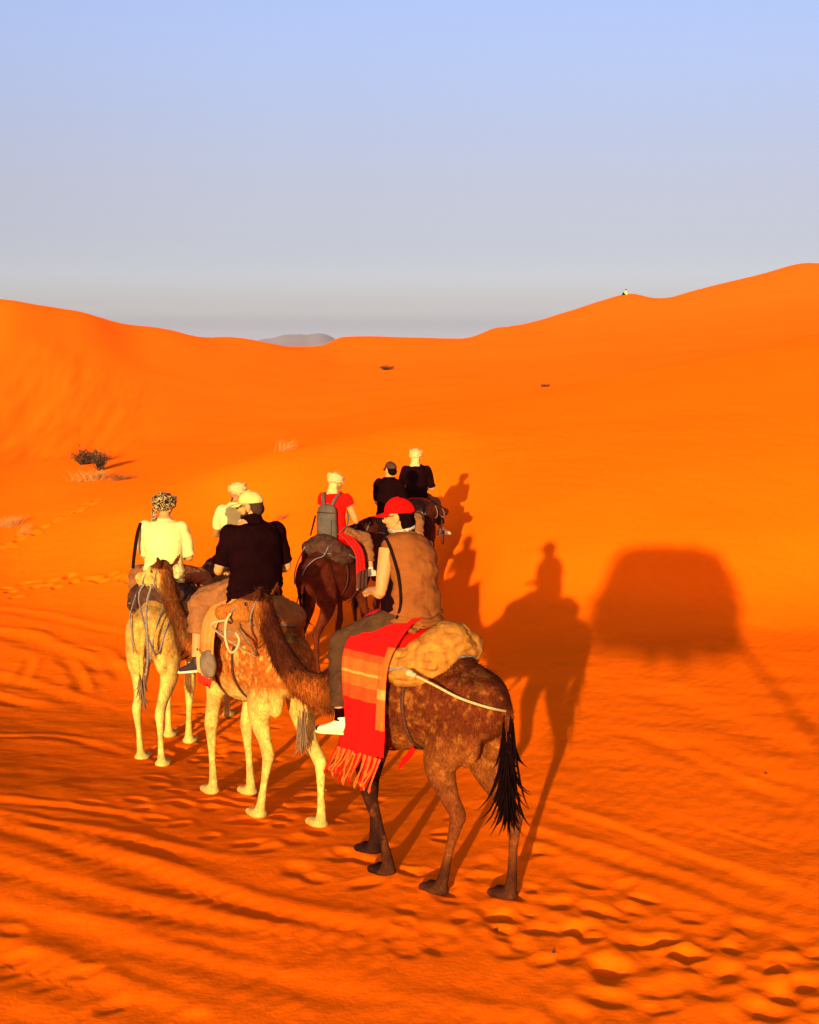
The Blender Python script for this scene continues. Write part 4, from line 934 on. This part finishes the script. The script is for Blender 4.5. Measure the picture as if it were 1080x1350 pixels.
# A: red cap, brown sleeveless top
P['A'] = make_person('rider in red cap and brown sleeveless top on the nearest camel', seat('A', .04, .02), CM['A']['ang'],
    dict(lean=.17, slouch=.05, yaw=.50, pitch=.10, head_off=(.035, .01, .10), elbow_l=(.06, .27, .245), wrist_l=(.27, .17, .22), elbow_r=(.08, -.26, .25), wrist_r=(.28, -.12, .2), knee_l=(.43, .31, -.17), knee_r=(.43, -.31, -.17), ankle_l=(.33, .42, -.69), ankle_r=(.33, -.42, -.69), toe_l=.25, toe_r=-.25, toe_pitch=.08),
    dict(top=BROWNC, top_name='sleeveless_top', sleeve=0, boxy=.020, infl=.022, legs=OLIVE, trouser=.95, bag=.014, shoe=SHOE_W, sole=SOLE_W, laces=BLK_STRAP, toe=BLK_STRAP, socks=BLACKC, hem=-.05, wrinkle=.018, skin='fair'), 1.02, .009, 21)
cap_part(P['A'], REDCAP); hair_part(P['A'], HAIR_B, -.03); glasses_part(P['A'], BLK_STRAP, LENS)
# B: black shirt, cream cap, beard and glasses
P['B'] = make_person('bearded rider in black shirt and cream cap on the ginger camel', seat('B', .05, .02), CM['B']['ang'],
    dict(lean=.05, slouch=.04, yaw=.75, pitch=.12, elbow_l=(.06, .30, .24), wrist_l=(.28, .16, .20), elbow_r=(.02, -.31, .22), wrist_r=(.26, -.18, .16), knee_l=(.40, .32, -.08), knee_r=(.40, -.32, -.08), ankle_l=(.30, .42, -.56), ankle_r=(.30, -.42, -.56), toe_l=.5, toe_r=-.4, toe_pitch=.18),
    dict(top=BLACKC, sleeve=.85, boxy=.018, infl=.026, wide=1.14, legs=KHAKI, trouser=.80, bag=.030, shoe=SHOE_B, sole=SOLE_W, laces=ORANGE, hem=-.04, skin='fair'), 1.04, .010, 22)
cap_part(P['B'], CREAMC, h=.10); hair_part(P['B'], HAIR_G, 0, .985); beard_part(P['B'], HAIR_G); glasses_part(P['B'], BLK_STRAP, LENS)
cm_ = MB(); sp = P['B']['sp']; cm_.loft([tuple(sp(.585)) + (.10, .09), tuple(sp(.63) + np.array([.0, 0, 0])) + (.092, .088), tuple(sp(.67) + np.array([.015, 0, 0])) + (.086, .085)], 16, (0, 1, 0), 3); obj('collar', cm_.mesh(), BLACKC, P['B']['root'])
# C: white tee, patterned scarf
P['C'] = make_person('rider in cream white tee and black patterned headscarf on the left', seat('C', .05), CM['C']['ang'],
    dict(lean=.04, slouch=.03, yaw=-.35, pitch=.15, elbow_l=(.10, .24, .22), wrist_l=(.30, .10, .2), elbow_r=(.06, -.26, .22), wrist_r=(.28, -.12, .2), knee_l=(.36, .40, -.02), knee_r=(.40, -.32, -.05), ankle_l=(.34, .42, -.50), ankle_r=(.34, -.42, -.52)),
    dict(top=WHITE, sleeve=.95, boxy=.02, wide=1.05, legs=KHAKI, trouser=.9, shoe=SHOE_B, skin='fair', hem=-.05), 1.0, .011, 23)
turban_part(P['C'], PAT_BW, 3, 1.20, True)
st_ = MB(); st_.loft([(-.04, .235, .60, .018, .006), (-.10, .255, .50, .020, .007), (-.105, .29, .30, .020, .008), (-.10, .315, .12, .018, .008)], 8, (0, 1, 0), 4); obj('black_strap', st_.mesh(), BLK_STRAP, P['C']['root'])
# D: white tee, dark beard
P['D'] = make_person('bearded rider in white tee and checked headscarf behind the black shirted rider', seat('D', .05), CM['D']['ang'],
    dict(lean=.06, slouch=.03, yaw=1.0, pitch=.1, elbow_l=(.10, .30, .24), wrist_l=(.30, .20, .2), elbow_r=(.06, -.26, .22), wrist_r=(.28, -.12, .2), knee_l=(.40, .32, -.05), knee_r=(.40, -.32, -.05), ankle_l=(.30, .40, -.52), ankle_r=(.30, -.40, -.52)),
    dict(top=WHITE, sleeve=.8, boxy=.015, legs=BLACKC, shoe=SHOE_B, skin='tan'), 1.0, .012, 24)
turban_part(P['D'], PAT_Y, 5, 1.05); beard_part(P['D'], HAIR_B)
# E: red top, cream scarf, backpack
P['E'] = make_person('rider in red top and cream headscarf wearing a grey backpack', seat('E', .05), CM['E']['ang'],
    dict(lean=.06, slouch=.03, yaw=-.1, pitch=.15, elbow_l=(.10, .26, .22), wrist_l=(.30, .12, .2), elbow_r=(.10, -.30, .22), wrist_r=(.30, -.20, .22), knee_l=(.38, .32, -.05), knee_r=(.40, -.32, -.08), ankle_l=(.30, .40, -.50), ankle_r=(.34, -.42, -.50), toe_r=-.3),
    dict(top=RED, sleeve=.4, legs=KHAKI, trouser=.9, shoe=SHOE_W, skin='fair'), .98, .012, 25)
turban_part(P['E'], PAT_Y, 7, 1.16, None, 'headscarf', True)
P['F'] = make_person('rider in black shirt and dark peaked cap behind the red cap', seat('F', .05), CM['F']['ang'],
    dict(lean=.06, slouch=.03, yaw=1.1, pitch=.05, elbow_l=(.10, .26, .22), wrist_l=(.30, .12, .2), elbow_r=(.06, -.28, .22), wrist_r=(.28, -.14, .2), knee_l=(.40, .32, -.05), knee_r=(.40, -.32, -.05), ankle_l=(.30, .40, -.52), ankle_r=(.30, -.40, -.52)),
    dict(top=BLACKC, sleeve=.9, legs=KHAKI, shoe=SHOE_W, skin='fair'), 1.0, .013, 26)
cap_part(P['F'], DARKCAP); hair_part(P['F'], HAIR_B, 0, .97); glasses_part(P['F'], BLK_STRAP, LENS)
P['G'] = make_person('leading rider in black tee and pale headscarf covering the neck', seat('G', .05), CM['G']['ang'],
    dict(lean=.03, slouch=.02, yaw=-.3, pitch=.05, elbow_l=(.06, .28, .22), wrist_l=(.28, .14, .2), elbow_r=(.04, -.28, .22), wrist_r=(.26, -.16, .2), knee_l=(.38, .34, -.05), knee_r=(.36, -.36, -.08), ankle_l=(.30, .42, -.52), ankle_r=(.28, -.46, -.52), toe_r=-.9),
    dict(top=BLACKC, sleeve=.95, legs=OLIVE, shoe=SHOE_W, skin='fair', boxy=.01), 1.0, .013, 27)
turban_part(P['G'], PAT_Y, 9, 1.08, None, 'headscarf', True)
# A's cord and pale collar
cd = MB(); cd.loft([(x_ + .17 * z_, y_, z_, r_) for x_, y_, z_, r_ in [(.06, .165, .57, .010), (-.02, .195, .615, .011), (-.09, .215, .52, .012), (-.115, .205, .36, .011), (-.10, .20, .18, .010), (-.04, .20, .06, .009)]], 7, (0, 1, 0), 5); obj('shoulder_cord', cd.mesh(), BLK_STRAP, P['A']['root'])
sp = P['A']['sp']; cl = MB(); n_ = 22
cl.loft([tuple(sp(.645) + np.array([.092 * math.cos(a) + .012, .088 * math.sin(a), .012 * math.sin(2 * a) + .01 - .018 * math.cos(a)])) + (.013, .011) for a in np.linspace(0, 2 * math.pi, n_, endpoint=False)], 8, (0, 0, 1), 1, True)
me = cl.mesh(); wrinkle(me, .004, lambda V: fbm(V * 40, 2, 3)); obj('neck_scarf', me, cloth('pale_print_scarf', (.50, .40, .22), (.06, .04, .03), 60), P['A']['root'])
um = MB(); um.loft([(.16, .135, .52, .045, .06), (.13, .155, .36, .050, .085), (.07, .160, .18, .052, .095), (.07, .15, .0, .055, .10)], 12, (0, 1, 0), 3); obj('black_side_panel', remesh(um, .01, 1), BLACKC, P['A']['root'])  # black panel along the left side, below the arm

# backpack on E
def backpack():
    pr = P['E']['root']; root = thing('backpack', 'grey rectangular backpack on the back of the red topped rider', 'backpack', pr.location, CM['E']['ang'])
    m = MB(); m.loft([(-.20, 0, .00, .13, .06), (-.215, 0, .03, .155, .085), (-.225, 0, .22, .150, .09), (-.215, 0, .40, .145, .08), (-.20, 0, .44, .11, .05)], 20, (0, 1, 0), 4)
    me = remesh(m, .012, 1); wrinkle(me, .006, lambda V: fbm(V * 12, 2, 3)); obj('bag_body', me, GREYP, root)
    m = MB(); m.loft([(-.29, 0, .06, .11, .02), (-.312, 0, .16, .115, .025), (-.29, 0, .27, .11, .02)], 16, (0, 1, 0), 4); obj('front_pocket', m.mesh(), GREYP, root)
    m = MB(); m.loft([(-.27, -.135, .36, .005), (-.315, 0, .365, .005), (-.27, .135, .36, .005)], 6, (0, 0, 1), 5); obj('zip', m.mesh(), BLK_STRAP, root)
    for s in (1, -1):
        m = MB(); m.loft([(-.20, s * .05, .42, .022, .008), (-.14, s * .10, .56, .024, .008), (-.03, s * .13, .615, .024, .008), (.10, s * .135, .55, .024, .008), (.15, s * .14, .40, .022, .008), (.05, s * .19, .18, .016, .006), (-.15, s * .16, .08, .014, .005)], 8, (0, 1, 0), 4); obj('shoulder_strap', m.mesh(), GREYP, root)
    m = MB(); m.loft([(-.18, .04, .44, .008), (-.20, 0, .48, .008), (-.18, -.04, .44, .008)], 6, (1, 0, 0), 4); obj('top_handle', m.mesh(), GREYP, root)
    m = MB(); m.loft([(-.16, .21, .30, .016, .012), (-.19, .23, .18, .016, .012), (-.22, .26, .02, .014, .01)], 6, (1, 0, 0), 3); obj('side_pole', m.mesh(), BLK_STRAP, root)
backpack()

# ropes
def rope(pts, r, mat, label, name='lead_rope'):
    m = tube(pts, r, 6, 8); o = obj(name, m.mesh(), mat); tag(o, label, 'rope', 'ropes of the caravan'); return o
wA = lambda k, p: to_world(CM[k], p)
rope([wA('A', p) for p in [(-.34, .425, 1.66), (-.50, .34, 1.585), (-.66, .27, 1.515), (-.80, .15, 1.455), (-.885, .04, 1.42)]], .0095, ROPE_PALE, 'taut pale rope from tan saddle pad to tail of nearest camel', 'crupper_rope')
m = MB(); M_ = Matrix.Rotation(.5, 3, 'Y'); m.ell(wA('A', (-.345, .43, 1.66)), (.03, .03, .026), None, 12, 8); m.ell(wA('A', (-.375, .425, 1.65)), (.026, .026, .02), None, 12, 8); o = obj('rope_knot', m.mesh(), ROPE_PALE); tag(o, 'pale knot of the taut rope on the tan saddle pad', 'knot')
tA = CM['A']['T']; mz = [tA((.27, .062, -.10))[:3], tA((.25, .09, -.20))[:3]]
rope([wA('A', p) for p in [tA((.27, .07, -.07))[:3], tA((.28, .12, -.14))[:3], tA((.27, .14, -.27))[:3], tA((.22, .15, -.36))[:3], tA((.15, .17, -.33))[:3], tA((.12, .17, -.25))[:3], tA((.16, .16, -.2))[:3]]], .011, ROPE_PALE, 'pale looped halter rope under the muzzle of the nearest camel', 'halter_rope')
rope([wA('A', tA((.27, .07, -.12))[:3]), wA('A', tA((.40, .14, -.18))[:3]), wA('B', (-.62, .30, 1.52)), wA('B', (-.40, .36, 1.72))], .009, ROPE_PALE, 'pale lead rope from nearest camel to the saddle of the ginger camel')
tB = CM['B']['T']
rope([wA('B', tB((.27, .05, -.12))[:3]), wA('B', tB((.32, .08, -.30))[:3]), wA('C', (-.85, -.12, 1.25)), wA('C', (-.70, -.20, 1.50)), wA('C', (-.45, -.26, 1.72))], .009, ROPE_GREY, 'grey lead rope hanging from ginger camel to the pale camel')
rope([wA('B', tB((.10, .09, -.10))[:3]), wA('B', tB((.16, .12, -.35))[:3]), wA('B', tB((.12, .14, -.75))[:3]), wA('B', tB((.16, .14, -1.0))[:3])], .012, ROPE_GREY, 'long grey cord dangling from the head of the ginger camel', 'dangling_cord')
for sy, dz in ((.17, 0), (-.12, -.06)):
    rope([wA('C', (-.46, sy, 1.80)), wA('C', (-.60, sy * 1.1, 1.655)), wA('C', (-.72, sy, 1.57)), wA('C', (-.82, sy * .75, 1.44 + dz)), wA('C', (-.87, sy * .6, 1.26 + dz))], .007, ROPE_GREY, 'grey rope hanging from the saddle over the rump of the pale camel, %s one' % ('left' if sy > 0 else 'right'), 'saddle_rope')
rope([wA('E', (-.44, -.16, 1.80)), wA('E', (-.56, -.15, 1.69)), wA('E', (-.70, -.09, 1.655)), wA('E', (-.82, -.03, 1.57)), wA('E', (-.90, 0, 1.46))], .009, ROPE_GREY, 'grey rope slanting over the rump of the dark camel below the backpack', 'crupper_rope')
rope([wA('E', (-.44, .20, 1.78)), wA('E', (-.57, .24, 1.60)), wA('E', (-.70, .225, 1.45)), wA('E', (-.76, .20, 1.30))], .009, ROPE_GREY, 'grey rope hanging left of the dark rump below the backpack', 'saddle_rope')
rope([wA('G', (-.5, -.05, 1.82)), wA('G', (-.66, -.10, 1.62)), wA('G', (-.8, -.02, 1.45))], .010, ROPE_GREY, 'thin grey rope on the rump of the leading camel', 'crupper_rope')
dB = wA('D', CM['D']['T']((.2, 0, -.1))[:3]); eB = wA('E', (-.5, .40, 1.62))
a_ = np.array([-1.62, 15.6, 1.18]); b_ = np.array(eB)
rope([tuple(dB), tuple(np.array(dB) * .55 + b_ * .45 - np.array([0, 0, .42])), tuple(b_)], .012, BLK_STRAP, 'dark slack lead rope sagging towards the dark camel below the backpack')
#@@REST
# ------------------------------------------------------------------ shrubs and dry grass
TWIG = plain('dry_twig', (.050, .022, .010), .9, 0, .1); LEAFD = plain('dusty_leaf', (.060, .038, .012), .9, 0, .1); STRAW = plain('dry_straw', (.50, .20, .035), .9, 0, .1); STRAW_D = plain('brown_straw', (.24, .075, .015), .9, 0, .1)
def shrub(label, px, py, w, h, seed, n=60, leaf=260, squash=1.0):
    p = ground_at(px, py); root = thing('desert_shrub', label, 'shrub', (p[0], p[1], p[2] - .03), 0, 'desert shrubs'); rng = np.random.default_rng(seed)
    tw = MB(); tips = []
    for k in range(n):
        a = rng.uniform(0, 6.283); sp_ = rng.uniform(.15, 1.0) ** .7; L = h * rng.uniform(.55, 1.05) * (1 - .3 * sp_)
        tip = np.array([math.cos(a) * sp_ * w / 2, math.sin(a) * sp_ * w / 2, L]); b0 = np.array([tip[0] * .12, tip[1] * .12, 0])
        mid = b0 + (tip - b0) * .55 + rng.normal(0, .04 * w, 3) + np.array([0, 0, .12 * h]); r = .010 * w
        tw.loft([tuple(b0) + (r,), tuple(mid) + (r * .7,), tuple(tip) + (r * .25,)], 4, (1, .3, .2), 3); tips += [mid, tip, (mid + tip) / 2]
    obj('twigs', tw.mesh(), TWIG, root)
    if leaf:
        tips = np.array(tips); c = tips[rng.integers(0, len(tips), leaf)] + rng.normal(0, .06 * w, (leaf, 3)); c[:, 2] = np.maximum(c[:, 2], .02)
        V = (c[:, None, :] + rng.normal(0, .030 * w, (leaf, 3, 3))).reshape(-1, 3); k = np.arange(leaf) * 3
        m = MB(); m.add(V, [(i, i + 1, i + 2) for i in k]); o = obj('foliage', m.mesh(smooth=False), LEAFD, root)
    return root
def tuft(label, px, py, w, h, seed, n=90, mat=STRAW, lean=(0, 0)):
    p = ground_at(px, py); root = thing('dry_grass_tuft', label, 'grass tuft', (p[0], p[1], p[2] - .02), 0, 'dry grass tufts'); rng = np.random.default_rng(seed); m = MB()
    for k in range(n):
        a = rng.uniform(0, 6.283); b0 = np.array([rng.normal(0, .18 * w), rng.normal(0, .12 * w), 0]); L = h * rng.uniform(.5, 1.1); o_ = np.array([math.cos(a), math.sin(a), 0]) * rng.uniform(.2, .55) * w + np.array([lean[0], lean[1], 0]) * h
        m.loft([tuple(b0) + (.004 * w + .002,), tuple(b0 + o_ * .35 + np.array([0, 0, L * .6])) + (.003 * w + .0015,), tuple(b0 + o_ * .8 + np.array([0, 0, L])) + (.0015,)], 3, (.2, 1, .1), 3)
    obj('blades', m.mesh(), mat, root); return root
shrub('large grey brown desert shrub, darker left clump, at foot of left dune', 112, 616, .95, .75, 1, 80, 420)
shrub('bushy shrub clump just right of the large one at foot of left dune', 132, 622, .80, .80, 2, 80, 420)
tuft('dry yellow grass spilling around the left dune shrubs', 121, 634, 1.3, .35, 3, 120, STRAW)
tuft('dry brown grass tuft low to the right of the left dune shrubs', 160, 634, 1.0, .25, 4, 90, STRAW_D)
shrub('small round dark shrub on right dune slope above the shadows', 720, 513, .62, .36, 5, 60, 320)
shrub('tiny dark shrub in the middle of the far sand flat', 551, 514, .46, .2, 6, 40, 220)
shrub('low flattened dark shrub on the far sand below the central dune', 510, 487, 1.1, .3, 7, 50, 300)
tuft('pale grass tuft standing on the crest above the cream cap rider', 376, 596, .55, .32, 8, 60, STRAW, (.4, 0))
tuft('sparse dry grass right of the black shirted rider', 371, 686, .36, .16, 9, 40, STRAW_D, (.3, 0))
tuft('pale dry grass tuft at the left edge of the picture', 12, 694, .75, .28, 10, 110, STRAW, (.3, 0))
tuft('thin pale grass stems near the left edge grass tuft', 30, 704, .35, .25, 11, 30, STRAW, (.5, 0))

# droppings and small dark stones on the sand
def pebble(px, py, r, seed, label):
    p = ground_at(px, py); m = MB(); m.ell((0, 0, 0), (r, r * .8, r * .6), None, 10, 7); me = m.mesh(); wrinkle(me, r * .3, lambda V: fbm(V / r * 1.3 + seed, 2, seed)); o = obj('stone', me, plain('dark_stone', (.03, .012, .008), .9), None)
    o.location = (p[0], p[1], p[2] + detail_h(np.array([p[0]]), np.array([p[1]]))[0] + r * .2); tag(o, label, 'stone')
pebble(654, 1226, .016, 1, 'small dark stone on the sand below the hind foot of the nearest camel')
pebble(730, 1257, .011, 2, 'tiny dark stone lower right of the nearest camel'); pebble(1010, 1018, .014, 3, 'tiny dark stone on the flat sand at the right edge')

# tiny figure resting on the crest of the right dune
pt = ground_at(826, 389.6)
P['H'] = make_person('tiny person in white sitting on the crest of the right dune', (pt[0], pt[1], pt[2] + .02), 2.6,
    dict(lean=.1, elbow_l=(.15, .24, .2), wrist_l=(.38, .16, .28), elbow_r=(.15, -.24, .2), wrist_r=(.38, -.16, .28), knee_l=(.40, .16, .32), knee_r=(.40, -.16, .32), ankle_l=(.52, .14, -.02), ankle_r=(.52, -.14, -.02)),
    dict(top=WHITE, sleeve=.9, legs=BLACKC, shoe=SHOE_B), 1.0, .022, 31)
P['H']['root']['group'] = 'people on the dune'; hair_part(P['H'], HAIR_B)

# ------------------------------------------------------------------ made-up tree out of view, shaped to throw the shadow on the right dune
def caster():
    hit = ground_at(882, 722); d = np.array([LDIR.x, LDIR.y]); d /= np.linalg.norm(d); te = math.tan(SUN_EL); t = 27.5
    x, y = hit[0] - d[0] * t, hit[1] - d[1] * t; z0 = gz(x, y); top = hit[2] + t * te - z0
    root = thing('caster_tree', 'flat-topped acacia behind the viewpoint, casting the wide shadow on right dune', 'tree', (x, y, z0 - .05), math.atan2(d[1], d[0]))
    bark = plain('caster_bark', (.10, .06, .035), .95, 0, .1); rng = np.random.default_rng(8); m = MB(); base = top - 1.55
    
    m.loft([(0, -2.3, 0, .055), (.06, -2.2, base * .35, .045), (-.04, -1.8, base * .70, .04), (.02, -.8, base + .35, .035), (.0, -.05, base + .6, .03)], 8, (1, 0, 0), 5)
    for k in range(16):
        a = k * 2.4; r = rng.uniform(.4, 1.0); m.loft([(0, -.2, base + .55, .03), (math.cos(a) * r * .45, math.sin(a) * r * .45, base + .6, .02), (math.cos(a) * r, math.sin(a) * r, base + rng.uniform(.8, 1.3), .01)], 6, (.3, .9, .1), 3)
    obj('trunk', m.mesh(), bark, root)
    n = 15000; h = rng.uniform(0, 1, n); lo = rng.uniform(0, 1, n) < .10; h = np.where(lo, -.16 * rng.uniform(0, 1, n) ** 1.6, h); a = rng.uniform(0, 6.283, n); hw = np.where(h > 0, 1.10 - .34 * np.abs(h) ** 2.2, 1.10 + .9 * h); rr = np.sqrt(rng.uniform(0, 1, n)) * hw * (1 + .05 * np.sin(a * 5 + h * 6))
    edge = 1 - .12 * np.abs(np.cos(a)) ; c = np.column_stack([np.cos(a) * rr * .8, np.sin(a) * rr, base + .32 + 1.20 * h]) + rng.normal(0, .02, (n, 3))
    V = (c[:, None, :] + rng.normal(0, .045, (n, 3, 3))).reshape(-1, 3); k = np.arange(n) * 3
    me = bpy.data.meshes.new('crown'); me.from_pydata(V.tolist(), [], np.column_stack([k, k + 1, k + 2]).tolist()); obj('crown', me, plain('caster_leaf', (.06, .075, .025), .8, 0, .2), root)
caster()

# ------------------------------------------------------------------ dusty air between the dunes and the far hills
def haze():
    m = bpy.data.materials.new('dusty_air'); m.use_nodes = True; nt = m.node_tree; nt.nodes.clear()
    out = nt.nodes.new('ShaderNodeOutputMaterial'); v = nt.nodes.new('ShaderNodeVolumePrincipled')
    v.inputs['Color'].default_value = (.86, .82, .80, 1); v.inputs['Density'].default_value = 1.1e-4; v.inputs['Anisotropy'].default_value = .2
    nt.links.new(v.outputs[0], out.inputs['Volume'])
    b = MB(); b.box((0, 0, 18), (9400, 9400, 42)); o = obj('haze', b.mesh(smooth=False), m); o['kind'] = 'stuff'; o['label'] = 'thin dusty air over the dunes'
haze()
